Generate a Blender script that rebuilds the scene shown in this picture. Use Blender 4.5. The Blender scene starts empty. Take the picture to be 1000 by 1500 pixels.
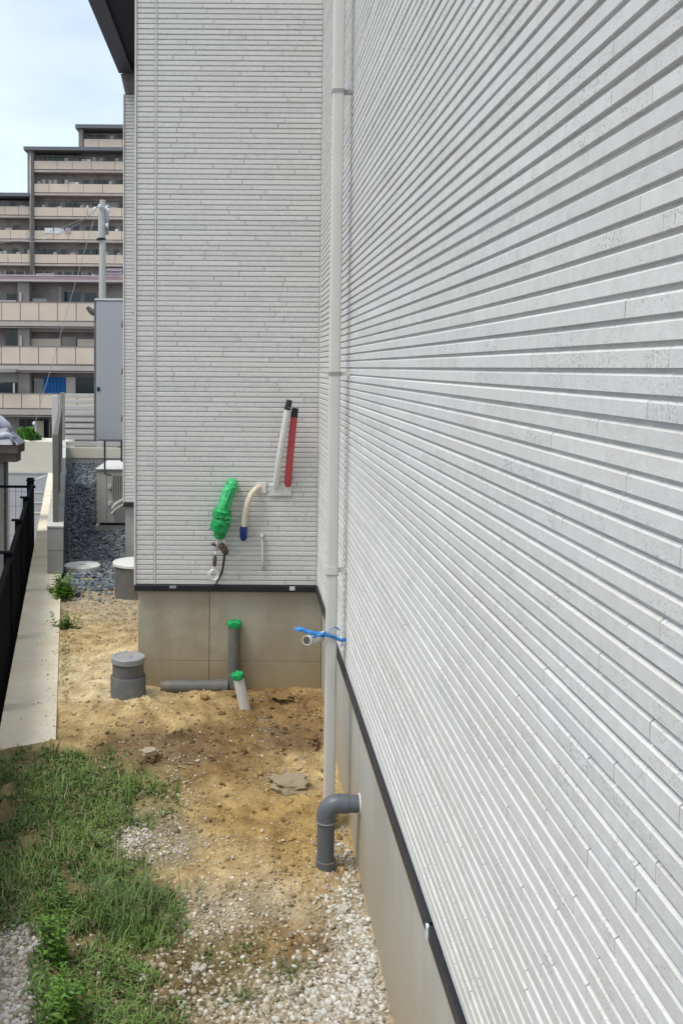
import bpy, math, random
import numpy as np
from mathutils import Vector, noise as mnoise

# ------------------------------------------------------------------ camera, world, sun, exposure
scene = bpy.context.scene
col = scene.collection
random.seed(7)
rng = np.random.default_rng(7)

F = 1400.0            # focal length in photo pixels
CX, CY = 355.0, 537.5 # where the view axis meets the photo
EYE = 1.69
PITCH_DOWN = 0.055    # camera looks slightly down (radians)
PY = CY + F * math.tan(PITCH_DOWN)
ROLL = math.radians(0.45)

cam_d = bpy.data.cameras.new('camera')
cam = bpy.data.objects.new('camera', cam_d)
col.objects.link(cam)
cam.location = (0, 0, EYE)
cam.rotation_mode = 'QUATERNION'
from mathutils import Quaternion
cam.rotation_quaternion = Quaternion((1, 0, 0), math.pi / 2 - PITCH_DOWN) @ Quaternion((0, 0, 1), ROLL)
cam_d.sensor_fit = 'VERTICAL'
cam_d.sensor_height = 36.0
cam_d.lens = 36.0 * F / 1500.0
cam_d.shift_x = (500 - CX) / 1500.0
cam_d.shift_y = -(750 - PY) / 1500.0
cam_d.clip_start = 0.05
cam_d.clip_end = 2000
scene.camera = cam

SUN_EL = math.radians(63)
SUN_AZ = math.radians(-120)     # compass-style: angle from +Y towards +X
world = bpy.data.worlds.new('World')
scene.world = world
world.use_nodes = True
wn = world.node_tree.nodes; wl = world.node_tree.links
wn.clear()
w_out = wn.new('ShaderNodeOutputWorld')
sky = wn.new('ShaderNodeTexSky')
sky.sky_type = 'NISHITA'
sky.sun_disc = False
sky.sun_elevation = SUN_EL
sky.sun_rotation = SUN_AZ
sky.air_density = 1.0
sky.dust_density = 1.0
bg_sky = wn.new('ShaderNodeBackground'); bg_sky.inputs[1].default_value = 0.13
wl.new(sky.outputs[0], bg_sky.inputs[0])
bg_cl = wn.new('ShaderNodeBackground')
bg_cl.inputs[0].default_value = (0.84, 0.94, 1.0, 1); bg_cl.inputs[1].default_value = 1.02
tc = wn.new('ShaderNodeTexCoord')
mp = wn.new('ShaderNodeMapping'); mp.inputs['Scale'].default_value = (1.0, 1.0, 2.6)
mp.inputs['Location'].default_value = (0.35, 0.1, 0.18)
nz = wn.new('ShaderNodeTexNoise'); nz.inputs['Scale'].default_value = 1.7
nz.inputs['Detail'].default_value = 5; nz.inputs['Roughness'].default_value = 0.45
wl.new(tc.outputs['Generated'], mp.inputs[0]); wl.new(mp.outputs[0], nz.inputs['Vector'])
rp = wn.new('ShaderNodeValToRGB')
rp.color_ramp.elements[0].position = 0.38; rp.color_ramp.elements[0].color = (0.25, 0.25, 0.25, 1)
rp.color_ramp.elements[1].position = 0.64; rp.color_ramp.elements[1].color = (1, 1, 1, 1)
wl.new(nz.outputs[0], rp.inputs[0])
mxs = wn.new('ShaderNodeMixShader')
wl.new(rp.outputs[0], mxs.inputs[0]); wl.new(bg_sky.outputs[0], mxs.inputs[1]); wl.new(bg_cl.outputs[0], mxs.inputs[2])
wl.new(mxs.outputs[0], w_out.inputs[0])

sun_d = bpy.data.lights.new('sun', 'SUN')
sun_d.energy = 1.9
sun_d.angle = math.radians(22)
sun_d.color = (1.0, 0.95, 0.87)
sun = bpy.data.objects.new('sun', sun_d)
col.objects.link(sun)
sdir = Vector((math.sin(SUN_AZ) * math.cos(SUN_EL), math.cos(SUN_AZ) * math.cos(SUN_EL), math.sin(SUN_EL)))
sun.rotation_mode = 'QUATERNION'
sun.rotation_quaternion = sdir.to_track_quat('Z', 'Y')
sun.location = (-3, -2, 12)

scene.view_settings.view_transform = 'Standard'
scene.view_settings.look = 'None'
scene.view_settings.gamma = 1
scene.view_settings.use_curve_mapping = False
scene.view_settings.exposure = 0.38

# ------------------------------------------------------------------ helpers
RS = math.tan(ROLL)
def uv_(x, y):
    u, v = (x - CX) / F, (y - PY) / F
    u, v = u + v * RS, v - u * RS
    ry = math.cos(PITCH_DOWN) - v * math.sin(PITCH_DOWN)
    rz = math.sin(PITCH_DOWN) + v * math.cos(PITCH_DOWN)
    return F * u / ry, F * rz / ry
def P(x, y, d):
    """world point seen at photo position (x, y) at depth d metres"""
    u, v = uv_(x, y)
    return Vector((u * d / F, d, EYE - v * d / F))
def G(x, y, z=0.0):
    """world point on height z seen at photo position"""
    u, v = uv_(x, y)
    d = F * (EYE - z) / v
    return Vector((u * d / F, d, z))

class MB:
    def __init__(s): s.v = []; s.f = []; s.c = []
    def add(s, vs, fs, c=None):
        o = len(s.v); s.v += [tuple(p) for p in vs]
        s.f += [tuple(i + o for i in f) for f in fs]
        if c is not None or s.c:
            while len(s.c) < o: s.c.append((1, 1, 1))
            s.c += [c or (1, 1, 1)] * len(vs)
        return s
    def box(s, x0, x1, y0, y1, z0, z1, c=None, bev=0.0):
        if bev > 0:
            b = bev
            vs = []; 
            for (z, i) in ((z0, b), (z0 + b, 0), (z1 - b, 0), (z1, b)):
                for (cx, cy, sx, sy) in ((x0, y0, 1, 1), (x1, y0, -1, 1), (x1, y1, -1, -1), (x0, y1, 1, -1)):
                    # chamfered corner: two points
                    if (sx * sy) > 0:
                        vs.append((cx + sx * i, cy + sy * (i + b), z)); vs.append((cx + sx * (i + b), cy + sy * i, z))
                    else:
                        vs.append((cx + sx * (i + b), cy + sy * i, z)); vs.append((cx + sx * i, cy + sy * (i + b), z))
            fs = [tuple(range(7, -1, -1)), tuple(range(24, 32))]
            for r in range(3):
                for k in range(8):
                    a = r * 8 + k; b2 = r * 8 + (k + 1) % 8
                    fs.append((a, b2, b2 + 8, a + 8))
            return s.add(vs, fs, c)
        vs = [(x0, y0, z0), (x1, y0, z0), (x1, y1, z0), (x0, y1, z0), (x0, y0, z1), (x1, y0, z1), (x1, y1, z1), (x0, y1, z1)]
        fs = [(0, 3, 2, 1), (4, 5, 6, 7), (0, 1, 5, 4), (1, 2, 6, 5), (2, 3, 7, 6), (3, 0, 4, 7)]
        return s.add(vs, fs, c)
    def obox(s, p, ax, ay, az, c=None):
        """oriented box: corner p with three edge vectors"""
        p, ax, ay, az = Vector(p), Vector(ax), Vector(ay), Vector(az)
        vs = [p, p + ax, p + ax + ay, p + ay, p + az, p + ax + az, p + ax + ay + az, p + ay + az]
        fs = [(0, 3, 2, 1), (4, 5, 6, 7), (0, 1, 5, 4), (1, 2, 6, 5), (2, 3, 7, 6), (3, 0, 4, 7)]
        if ax.cross(ay).dot(az) < 0: fs = [f[::-1] for f in fs]
        return s.add(vs, fs, c)
    def tube(s, pts, rad, n=12, caps=True, c=None):
        pts = [Vector(p) for p in pts]
        rads = rad if isinstance(rad, (list, tuple)) else [rad] * len(pts)
        vs = []; fs = []
        up = None
        for i, p in enumerate(pts):
            t = (pts[min(i + 1, len(pts) - 1)] - pts[max(i - 1, 0)]).normalized()
            if up is None:
                up = Vector((0, 0, 1)) if abs(t.z) < 0.9 else Vector((0, 1, 0))
            a = (up - t * up.dot(t)).normalized(); up = a
            b = t.cross(a)
            for k in range(n):
                th = 2 * math.pi * k / n
                vs.append(p + (a * math.cos(th) + b * math.sin(th)) * rads[i])
        for i in range(len(pts) - 1):
            for k in range(n):
                k2 = (k + 1) % n
                fs.append((i * n + k, i * n + k2, (i + 1) * n + k2, (i + 1) * n + k))
        if caps:
            fs.append(tuple(range(n - 1, -1, -1))); fs.append(tuple((len(pts) - 1) * n + k for k in range(n)))
        return s.add(vs, fs, c)
    def lathe(s, cx, cy, prof, n=32, c=None):
        """prof: list of (r, z) from bottom to top"""
        vs = []; fs = []
        for (r, z) in prof:
            for k in range(n):
                th = 2 * math.pi * k / n
                vs.append((cx + r * math.cos(th), cy + r * math.sin(th), z))
        for i in range(len(prof) - 1):
            for k in range(n):
                k2 = (k + 1) % n
                fs.append((i * n + k, i * n + k2, (i + 1) * n + k2, (i + 1) * n + k))
        fs.append(tuple(range(n - 1, -1, -1))); fs.append(tuple((len(prof) - 1) * n + k for k in range(n)))
        return s.add(vs, fs, c)
    def build(s, name, mat, parent=None, kind=None, smooth=False, origin=None):
        me = bpy.data.meshes.new(name)
        vs = s.v
        if origin is not None:
            o3 = Vector(origin); vs = [tuple(Vector(p) - o3) for p in vs]
        me.from_pydata(vs, [], s.f)
        if s.c:
            while len(s.c) < len(s.v): s.c.append((1, 1, 1))
            at = me.color_attributes.new('tone', 'FLOAT_COLOR', 'POINT')
            at.data.foreach_set('color', np.array([(a, b, c2, 1.0) for a, b, c2 in s.c], dtype=np.float32).ravel())
        me.materials.append(mat)
        if smooth is True:
            me.polygons.foreach_set('use_smooth', [True] * len(me.polygons))
        elif smooth:
            me.polygons.foreach_set('use_smooth', [True] * len(me.polygons))
            me.set_sharp_from_angle(angle=math.radians(smooth))
        me.update()
        o = bpy.data.objects.new(name, me); col.objects.link(o)
        if origin is not None: o.location = origin
        if parent is not None: attach(o, parent)
        if kind: o['kind'] = kind
        return o

def attach(o, parent):
    """parent o while keeping where it stands (parents are never rotated)"""
    o.parent = parent
    p = parent; off = Vector((0, 0, 0))
    while p is not None:
        off += Vector(p.location); p = p.parent
    o.location = Vector(o.location) - off

def tag(o, label, cat, group=None):
    o['label'] = label; o['category'] = cat
    if group: o['group'] = group
    return o
def empty(name, loc, label, cat, group=None):
    o = bpy.data.objects.new(name, None); col.objects.link(o)
    o.empty_display_size = 0.1
    o.location = loc
    return tag(o, label, cat, group)

# numpy mesh for masses
def np_mesh(name, verts, faces, mat, colors=None, parent=None, kind=None, smooth=False):
    me = bpy.data.meshes.new(name)
    nv, nf, k = len(verts), len(faces), faces.shape[1]
    me.vertices.add(nv); me.vertices.foreach_set('co', verts.astype(np.float32).ravel())
    me.loops.add(nf * k); me.loops.foreach_set('vertex_index', faces.astype(np.int32).ravel())
    me.polygons.add(nf)
    me.polygons.foreach_set('loop_start', np.arange(nf, dtype=np.int32) * k)
    me.polygons.foreach_set('loop_total', np.full(nf, k, dtype=np.int32))
    if smooth: me.polygons.foreach_set('use_smooth', np.ones(nf, dtype=bool))
    if colors is not None:
        at = me.color_attributes.new('tone', 'FLOAT_COLOR', 'POINT')
        at.data.foreach_set('color', np.hstack([colors, np.ones((nv, 1))]).astype(np.float32).ravel())
    me.materials.append(mat); me.update(calc_edges=True); me.validate()
    o = bpy.data.objects.new(name, me); col.objects.link(o)
    if parent is not None: attach(o, parent)
    if kind: o['kind'] = kind
    return o

# ------------------------------------------------------------------ materials
def new_mat(name):
    m = bpy.data.materials.new(name); m.use_nodes = True
    n = m.node_tree.nodes; l = m.node_tree.links
    b = n['Principled BSDF']
    return m, n, l, b
def noise_node(n, l, scale, detail=4, rough=0.55, vec=None):
    t = n.new('ShaderNodeTexNoise'); t.inputs['Scale'].default_value = scale
    t.inputs['Detail'].default_value = detail; t.inputs['Roughness'].default_value = rough
    if vec is None:
        g = n.new('ShaderNodeNewGeometry'); vec = g.outputs['Position']
    l.new(vec, t.inputs['Vector'])
    return t
def ramp(n, l, src, a, b, ca=(0, 0, 0, 1), cb=(1, 1, 1, 1)):
    r = n.new('ShaderNodeValToRGB')
    r.color_ramp.elements[0].position = a; r.color_ramp.elements[0].color = ca
    r.color_ramp.elements[1].position = b; r.color_ramp.elements[1].color = cb
    l.new(src, r.inputs[0]); return r.outputs[0]
def mix(n, l, fac, a, b, mode='MIX'):
    m = n.new('ShaderNodeMix'); m.data_type = 'RGBA'; m.blend_type = mode
    for sock, v in ((m.inputs[0], fac), (m.inputs[6], a), (m.inputs[7], b)):
        if isinstance(v, (int, float)): sock.default_value = v
        elif isinstance(v, tuple): sock.default_value = v if len(v) == 4 else (*v, 1)
        else: l.new(v, sock)
    return m.outputs[2]
def bump(n, l, b, src, strength, dist, prev=None):
    bp = n.new('ShaderNodeBump'); bp.inputs['Strength'].default_value = strength
    bp.inputs['Distance'].default_value = dist
    l.new(src, bp.inputs['Height'])
    if prev is not None: l.new(prev, bp.inputs['Normal'])
    l.new(bp.outputs[0], b.inputs['Normal']); return bp.outputs[0]

def plain(name, c, rough=0.6, metal=0.0, vary=0.12, scale=30, bumps=0.0, tone=False, spec=0.4, dirt=None, dscale=3):
    m, n, l, b = new_mat(name)
    t = noise_node(n, l, scale)
    lo = tuple(x * (1 - vary) for x in c); hi = tuple(min(1, x * (1 + vary)) for x in c)
    out = ramp(n, l, t.outputs[0], 0.3, 0.7, (*lo, 1), (*hi, 1))
    if dirt:
        t2 = noise_node(n, l, dscale, 6, 0.65)
        out = mix(n, l, ramp(n, l, t2.outputs[0], 0.5, 0.75), out, dirt)
    if tone:
        a = n.new('ShaderNodeAttribute'); a.attribute_name = 'tone'
        out = mix(n, l, 1.0, out, a.outputs[0], 'MULTIPLY')
    l.new(out, b.inputs['Base Color'])
    b.inputs['Roughness'].default_value = rough; b.inputs['Metallic'].default_value = metal
    b.inputs['Specular IOR Level'].default_value = spec
    if bumps: bump(n, l, b, t.outputs[0], bumps, 0.002)
    return m

def siding_mat():
    m, n, l, b = new_mat('grooved_stone_siding')
    g = n.new('ShaderNodeNewGeometry'); pos = g.outputs['Position']
    a = n.new('ShaderNodeAttribute'); a.attribute_name = 'tone'
    sp = n.new('ShaderNodeSeparateColor'); l.new(a.outputs[0], sp.inputs[0])
    big = noise_node(n, l, 2.2, 3, 0.5, pos)
    base = ramp(n, l, big.outputs[0], 0.3, 0.7, (0.655, 0.636, 0.610, 1), (0.690, 0.678, 0.664, 1))
    mid = noise_node(n, l, 55, 4, 0.6, pos)
    base = mix(n, l, ramp(n, l, mid.outputs[0], 0.35, 0.7), base, (0.60, 0.58, 0.555))
    tn = n.new('ShaderNodeCombineColor')
    l.new(sp.outputs[0], tn.inputs[0]); l.new(sp.outputs[0], tn.inputs[1]); l.new(sp.outputs[2], tn.inputs[2])
    base = mix(n, l, 1.0, base, tn.outputs[0], 'MULTIPLY')
    # travertine pits, only in patches of some strips
    pit = noise_node(n, l, 230, 3, 0.6, pos)
    pitm = ramp(n, l, pit.outputs[0], 0.535, 0.61)
    patch = noise_node(n, l, 14, 3, 0.5, pos)
    pm = n.new('ShaderNodeMath'); pm.operation = 'MULTIPLY'
    l.new(ramp(n, l, patch.outputs[0], 0.42, 0.62), pm.inputs[0]); l.new(sp.outputs[1], pm.inputs[1])
    pm2 = n.new('ShaderNodeMath'); pm2.operation = 'MULTIPLY'
    l.new(pm.outputs[0], pm2.inputs[0]); l.new(pitm, pm2.inputs[1])
    base = mix(n, l, pm2.outputs[0], base, (0.41, 0.40, 0.395))
    l.new(base, b.inputs['Base Color'])
    b.inputs['Roughness'].default_value = 0.72
    b.inputs['Specular IOR Level'].default_value = 0.3
    fine = noise_node(n, l, 300, 4, 0.65, pos)
    n1 = bump(n, l, b, fine.outputs[0], 0.45, 0.0012)
    inv = n.new('ShaderNodeMath'); inv.operation = 'SUBTRACT'; inv.inputs[0].default_value = 1
    l.new(pm2.outputs[0], inv.inputs[1])
    bump(n, l, b, inv.outputs[0], 0.4, 0.0010, n1)
    return m

def concrete(name, c, stain, lowstain=None, scale=2.0, grain=0.35):
    m, n, l, b = new_mat(name)
    g = n.new('ShaderNodeNewGeometry'); pos = g.outputs['Position']
    t = noise_node(n, l, scale, 6, 0.62, pos)
    out = ramp(n, l, t.outputs[0], 0.32, 0.72, (*[x * 0.86 for x in c], 1), (*[x * 1.1 for x in c], 1))
    t3 = noise_node(n, l, scale * 0.9 + 0.7, 5, 0.6, pos)
    out = mix(n, l, ramp(n, l, t3.outputs[0], 0.48, 0.72), out, stain)
    st = n.new('ShaderNodeMapping'); st.inputs['Scale'].default_value = (14, 14, 1.1); l.new(pos, st.inputs[0])
    t5 = noise_node(n, l, 1.0, 4, 0.6, st.outputs[0])
    out = mix(n, l, ramp(n, l, t5.outputs[0], 0.5, 0.8, (0, 0, 0, 1), (0.8, 0.8, 0.8, 1)), out, stain)
    f = noise_node(n, l, 160, 4, 0.65, pos)
    out = mix(n, l, grain, out, ramp(n, l, f.outputs[0], 0.25, 0.75, (0.35, 0.35, 0.35, 1), (1, 1, 1, 1)), 'MULTIPLY')
    if lowstain:
        s = n.new('ShaderNodeSeparateXYZ'); l.new(pos, s.inputs[0])
        ad = n.new('ShaderNodeMath'); ad.operation = 'ADD'
        mu = n.new('ShaderNodeMath'); mu.operation = 'MULTIPLY'; mu.inputs[1].default_value = 0.45
        l.new(t.outputs[0], mu.inputs[0]); l.new(s.outputs[2], ad.inputs[0]); l.new(mu.outputs[0], ad.inputs[1])
        out = mix(n, l, ramp(n, l, ad.outputs[0], 0.24, 0.58, (0.85, 0.85, 0.85, 1), (0, 0, 0, 1)), out, lowstain)
    l.new(out, b.inputs['Base Color']); b.inputs['Roughness'].default_value = 0.85
    b.inputs['Specular IOR Level'].default_value = 0.25
    bump(n, l, b, f.outputs[0], 0.3, 0.002)
    return m

def tone_mat(name, rough=0.9, scale=200, lo=0.7, bumps=0.4, dist=0.003, spec=0.2, trans=0.0):
    """colour from the vertex tone, varied by grain"""
    m, n, l, b = new_mat(name)
    a = n.new('ShaderNodeAttribute'); a.attribute_name = 'tone'
    t = noise_node(n, l, scale, 5, 0.65)
    out = mix(n, l, 1.0, a.outputs[0], ramp(n, l, t.outputs[0], 0.28, 0.72, (lo, lo, lo, 1), (1.18, 1.18, 1.18, 1)), 'MULTIPLY')
    l.new(out, b.inputs['Base Color']); b.inputs['Roughness'].default_value = rough
    b.inputs['Specular IOR Level'].default_value = spec
    if trans:
        b.inputs['Subsurface Weight'].default_value = 0.0
    if bumps: bump(n, l, b, t.outputs[0], bumps, dist)
    return m

def soil_mat():
    m, n, l, b = new_mat('clay_soil')
    g = n.new('ShaderNodeNewGeometry'); pos = g.outputs['Position']
    a = n.new('ShaderNodeAttribute'); a.attribute_name = 'tone'
    t1 = noise_node(n, l, 9, 8, 0.62, pos)
    t2 = noise_node(n, l, 70, 6, 0.7, pos)
    out = mix(n, l, 1.0, a.outputs[0], ramp(n, l, t1.outputs[0], 0.3, 0.7, (0.52, 0.46, 0.40, 1), (1.32, 1.32, 1.3, 1)), 'MULTIPLY')
    out = mix(n, l, 1.0, out, ramp(n, l, t2.outputs[0], 0.25, 0.75, (0.62, 0.60, 0.58, 1), (1.28, 1.28, 1.28, 1)), 'MULTIPLY')
    # fine grit: pale grains
    v = n.new('ShaderNodeTexVoronoi'); v.inputs['Scale'].default_value = 120; l.new(pos, v.inputs['Vector'])
    gm = ramp(n, l, v.outputs['Distance'], 0.12, 0.3, (1, 1, 1, 1), (0, 0, 0, 1))
    t4 = noise_node(n, l, 25, 4, 0.6, pos)
    gg = n.new('ShaderNodeMath'); gg.operation = 'MULTIPLY'
    l.new(gm, gg.inputs[0]); l.new(ramp(n, l, t4.outputs[0], 0.5, 0.68), gg.inputs[1])
    out = mix(n, l, gg.outputs[0], out, (0.42, 0.38, 0.30))
    l.new(out, b.inputs['Base Color']); b.inputs['Roughness'].default_value = 0.92
    b.inputs['Specular IOR Level'].default_value = 0.2
    n1 = bump(n, l, b, t2.outputs[0], 0.7, 0.008)
    bump(n, l, b, t1.outputs[0], 0.5, 0.02, n1)
    return m

M = {}
M['siding'] = siding_mat()
M['siding_back'] = plain('siding_groove', (0.56, 0.55, 0.535), 0.85, vary=0.1, scale=40)
M['caulk'] = plain('pale_caulk', (0.62, 0.60, 0.575), 0.6, scale=60)
M['darkjoint'] = plain('board_joint', (0.33, 0.33, 0.33), 0.6, scale=60)
M['flash'] = plain('dark_flashing', (0.018, 0.018, 0.026), 0.4, metal=0.0, vary=0.15, scale=15)
M['found'] = concrete('foundation_concrete', (0.50, 0.455, 0.355), (0.38, 0.325, 0.225), (0.34, 0.25, 0.135))
M['found_side'] = concrete('foundation_render', (0.54, 0.525, 0.475), (0.44, 0.42, 0.365), (0.42, 0.36, 0.26), 1.4)
M['found_gap'] = plain('foundation_joint', (0.26, 0.22, 0.16), 0.9)
M['kerb'] = concrete('kerb_concrete', (0.84, 0.77, 0.62), (0.76, 0.64, 0.44), None, 3.0, 0.15)
M['block'] = concrete('block_concrete', (0.40, 0.40, 0.385), (0.34, 0.335, 0.32), None, 4.0)
M['blocktop'] = concrete('block_cap', (0.62, 0.61, 0.58), (0.5, 0.49, 0.46), None, 4.0)
M['cream'] = concrete('cream_retaining_wall', (0.80, 0.74, 0.62), (0.74, 0.68, 0.55), None, 0.8)
M['soil'] = soil_mat()
M['stone'] = tone_mat('crushed_stone', 0.9, 130, 0.75, 0.4, 0.003)
M['darkgravel'] = tone_mat('dark_gravel_stone', 0.75, 150, 0.7, 0.3, 0.003)
M['darkbed'] = plain('dark_gravel_bed', (0.09, 0.105, 0.125), 0.9, vary=0.5, scale=60, bumps=0.6)
M['grass'] = tone_mat('weed_leaf', 0.55, 60, 0.8, 0, spec=0.35)
M['asphalt'] = plain('road_asphalt', (0.20, 0.20, 0.205), 0.9, vary=0.15, scale=25, bumps=0.3)
M['farground'] = plain('far_ground', (0.16, 0.15, 0.13), 0.95, vary=0.25, scale=0.4)
M['paint'] = plain('white_road_paint', (0.75, 0.75, 0.73), 0.7)
M['pvc_grey'] = plain('grey_pvc', (0.115, 0.125, 0.145), 0.38, vary=0.08, scale=12, dirt=(0.22, 0.19, 0.14), dscale=5)
M['pvc_grey2'] = plain('grey_pvc_dusty', (0.135, 0.138, 0.14), 0.5, vary=0.1, scale=14, dirt=(0.25, 0.20, 0.13), dscale=9)
M['pvc_cap'] = plain('pale_grey_cap', (0.30, 0.31, 0.33), 0.4, vary=0.1, dirt=(0.36, 0.30, 0.2), dscale=9)
M['downpipe'] = plain('grey_white_downpipe', (0.62, 0.60, 0.56), 0.4, vary=0.04, scale=6)
M['downpipe_d'] = plain('downpipe_seam', (0.30, 0.29, 0.28), 0.5)
M['white_pl'] = plain('white_plastic', (0.70, 0.69, 0.66), 0.4, vary=0.04)
M['cream_pl'] = plain('cream_hose', (0.66, 0.58, 0.45), 0.5, vary=0.08, scale=40)
M['red_pl'] = plain('red_conduit', (0.50, 0.075, 0.085), 0.45, vary=0.15, scale=60)
M['black'] = plain('black_rubber', (0.02, 0.02, 0.022), 0.5)
M['brown'] = plain('brown_tape', (0.10, 0.075, 0.06), 0.6)
M['blue_cap'] = plain('dark_blue_tape', (0.01, 0.03, 0.17), 0.35)
M['green'] = plain('green_tape', (0.015, 0.34, 0.10), 0.35, vary=0.35, scale=55, bumps=0.5)
M['green_l'] = plain('light_green_tape', (0.06, 0.47, 0.17), 0.35, vary=0.3, scale=70, bumps=0.4)
M['bluetape'] = plain('blue_tape', (0.04, 0.24, 0.62), 0.35, vary=0.35, scale=80)
M['metal_box'] = plain('grey_cabinet_paint', (0.37, 0.38, 0.41), 0.4, vary=0.03, scale=3)
M['metal_rim'] = plain('pale_cabinet_rim', (0.62, 0.65, 0.70), 0.35)
M['ac'] = plain('beige_ac_paint', (0.60, 0.585, 0.55), 0.5, vary=0.05, scale=8)
M['ac_dark'] = plain('ac_grille', (0.16, 0.155, 0.145), 0.6)
M['blackfence'] = plain('black_fence_paint', (0.004, 0.004, 0.006), 0.95, vary=0.15, spec=0.05)
M['brownfence'] = plain('grey_brown_fence', (0.135, 0.125, 0.108), 0.7, vary=0.12, scale=6)
M['slat'] = plain('pale_grey_slat', (0.54, 0.51, 0.475), 0.6, vary=0.08, scale=4)
M['slat_post'] = plain('grey_fence_post', (0.27, 0.26, 0.245), 0.5)
M['eave'] = plain('dark_fascia', (0.052, 0.053, 0.066), 0.5, vary=0.1, scale=4)
M['soffit'] = plain('dark_soffit', (0.012, 0.011, 0.018), 0.7)
M['eave_end'] = plain('brown_grey_eave_end', (0.20, 0.175, 0.165), 0.7, vary=0.25, scale=9)
M['lid'] = plain('white_lid', (0.74, 0.74, 0.72), 0.45, vary=0.05, dirt=(0.5, 0.46, 0.38), dscale=8)
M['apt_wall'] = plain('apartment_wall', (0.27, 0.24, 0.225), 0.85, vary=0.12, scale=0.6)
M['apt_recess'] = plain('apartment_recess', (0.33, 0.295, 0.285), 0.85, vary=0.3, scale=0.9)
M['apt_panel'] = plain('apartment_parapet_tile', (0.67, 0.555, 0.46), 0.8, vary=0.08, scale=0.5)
M['apt_slab'] = plain('apartment_slab', (0.50, 0.43, 0.40), 0.85, vary=0.1, scale=0.8)
M['apt_roof'] = plain('apartment_roof_edge', (0.16, 0.165, 0.185), 0.7)
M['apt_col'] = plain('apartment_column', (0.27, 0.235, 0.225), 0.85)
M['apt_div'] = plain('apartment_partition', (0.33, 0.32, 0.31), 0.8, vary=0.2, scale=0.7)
M['pinkrail'] = plain('mauve_rail', (0.36, 0.24, 0.26), 0.7)
M['greyrail'] = plain('pale_rail', (0.50, 0.45, 0.45), 0.6)
M['curtain_b'] = plain('blue_curtain', (0.015, 0.13, 0.38), 0.8, vary=0.3, scale=6)
M['laundry'] = plain('white_laundry', (0.72, 0.72, 0.74), 0.8)
M['laundry_p'] = plain('mauve_laundry', (0.42, 0.33, 0.40), 0.8)
m, n, l, b = new_mat('window_glass')
b.inputs['Base Color'].default_value = (0.02, 0.03, 0.035, 1); b.inputs['Roughness'].default_value = 0.12
M['glass'] = m
M['pole'] = plain('pole_concrete', (0.45, 0.44, 0.42), 0.8, vary=0.1, scale=1.5)
M['pole_m'] = plain('pole_fitting', (0.33, 0.36, 0.40), 0.5)
M['tile'] = plain('blue_grey_roof_tile', (0.17, 0.18, 0.21), 0.35, vary=0.12, scale=9)
M['tile_l'] = plain('pale_ridge_tile', (0.46, 0.47, 0.54), 0.4, vary=0.12, scale=9)
M['wood_d'] = plain('brown_timber', (0.115, 0.085, 0.075), 0.6, vary=0.2, scale=8)
M['post_g'] = plain('grey_brown_post', (0.20, 0.18, 0.165), 0.6, vary=0.1, scale=5)

# ------------------------------------------------------------------ layout numbers
PITCH = 0.02540
XW = 0.397           # siding face plane of the long wall
DW = 4.86             # depth of the return wall
XL = -0.545           # left corner of the return wall
DB = 7.28; XB = -0.905  # far bump-out
K0, K1 = -44, 104     # siding rows counted from eye height
ZB = EYE + K0 * PITCH # bottom of the siding
ZT = EYE + K1 * PITCH
XF = 0.419            # foundation face of the long wall
SL = -0.182           # the plot line runs off at this slope
def bx(a, d): return a + SL * d

# ------------------------------------------------------------------ ground heights
def sstep(a, b, x):
    t = max(0.0, min(1.0, (x - a) / (b - a))); return t * t * (3 - 2 * t)
def gz(X, d):
    z = -0.065 + 0.065 * sstep(3.2, 4.5, d)
    z += 0.02 * sstep(4.5, 4.8, d) * (1 - sstep(5.6, 6.4, d))
    z += 0.05 * math.exp(-((X + 0.58) / 0.22) ** 2 - ((d - 5.3) / 0.5) ** 2)
    v = Vector((X * 1.0, d * 1.0, 0.3))
    z += 0.030 * mnoise.noise(v * 2.1)
    soft = 1.0 if d < 7.2 else 0.25
    z += soft * 0.020 * mnoise.noise(v * 7.3)
    z += soft * 0.016 * (0.5 - abs(mnoise.noise(v * 11.0 + Vector((3, 1, 0)))))
    z += 0.03 * math.exp(-((X + 0.56) / 0.16) ** 2 - ((d - 4.62) / 0.16) ** 2)
    z += soft * 0.009 * mnoise.noise(v * 19.0)
    rough = math.exp(-((d - 4.35) / 0.3) ** 2) * (1 if X > -0.6 else 0.3)
    z += rough * 0.055 * abs(mnoise.noise(v * 9.0)) - rough * 0.02
    z += soft * 0.006 * mnoise.noise(v * 47.0)
    if d < 4.3:
        k = 1 - sstep(-0.05, 0.30, X - bx(-0.06, d))
        z = z * (1 - k) + (0.04 + 0.35 * (z + 0.05)) * k if d < 4.12 else z
    return z
def gpix(x, y):
    p = G(x, y, -0.03)
    for _ in range(4):
        p = G(x, y, gz(p.x, p.y))
    return p

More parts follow.
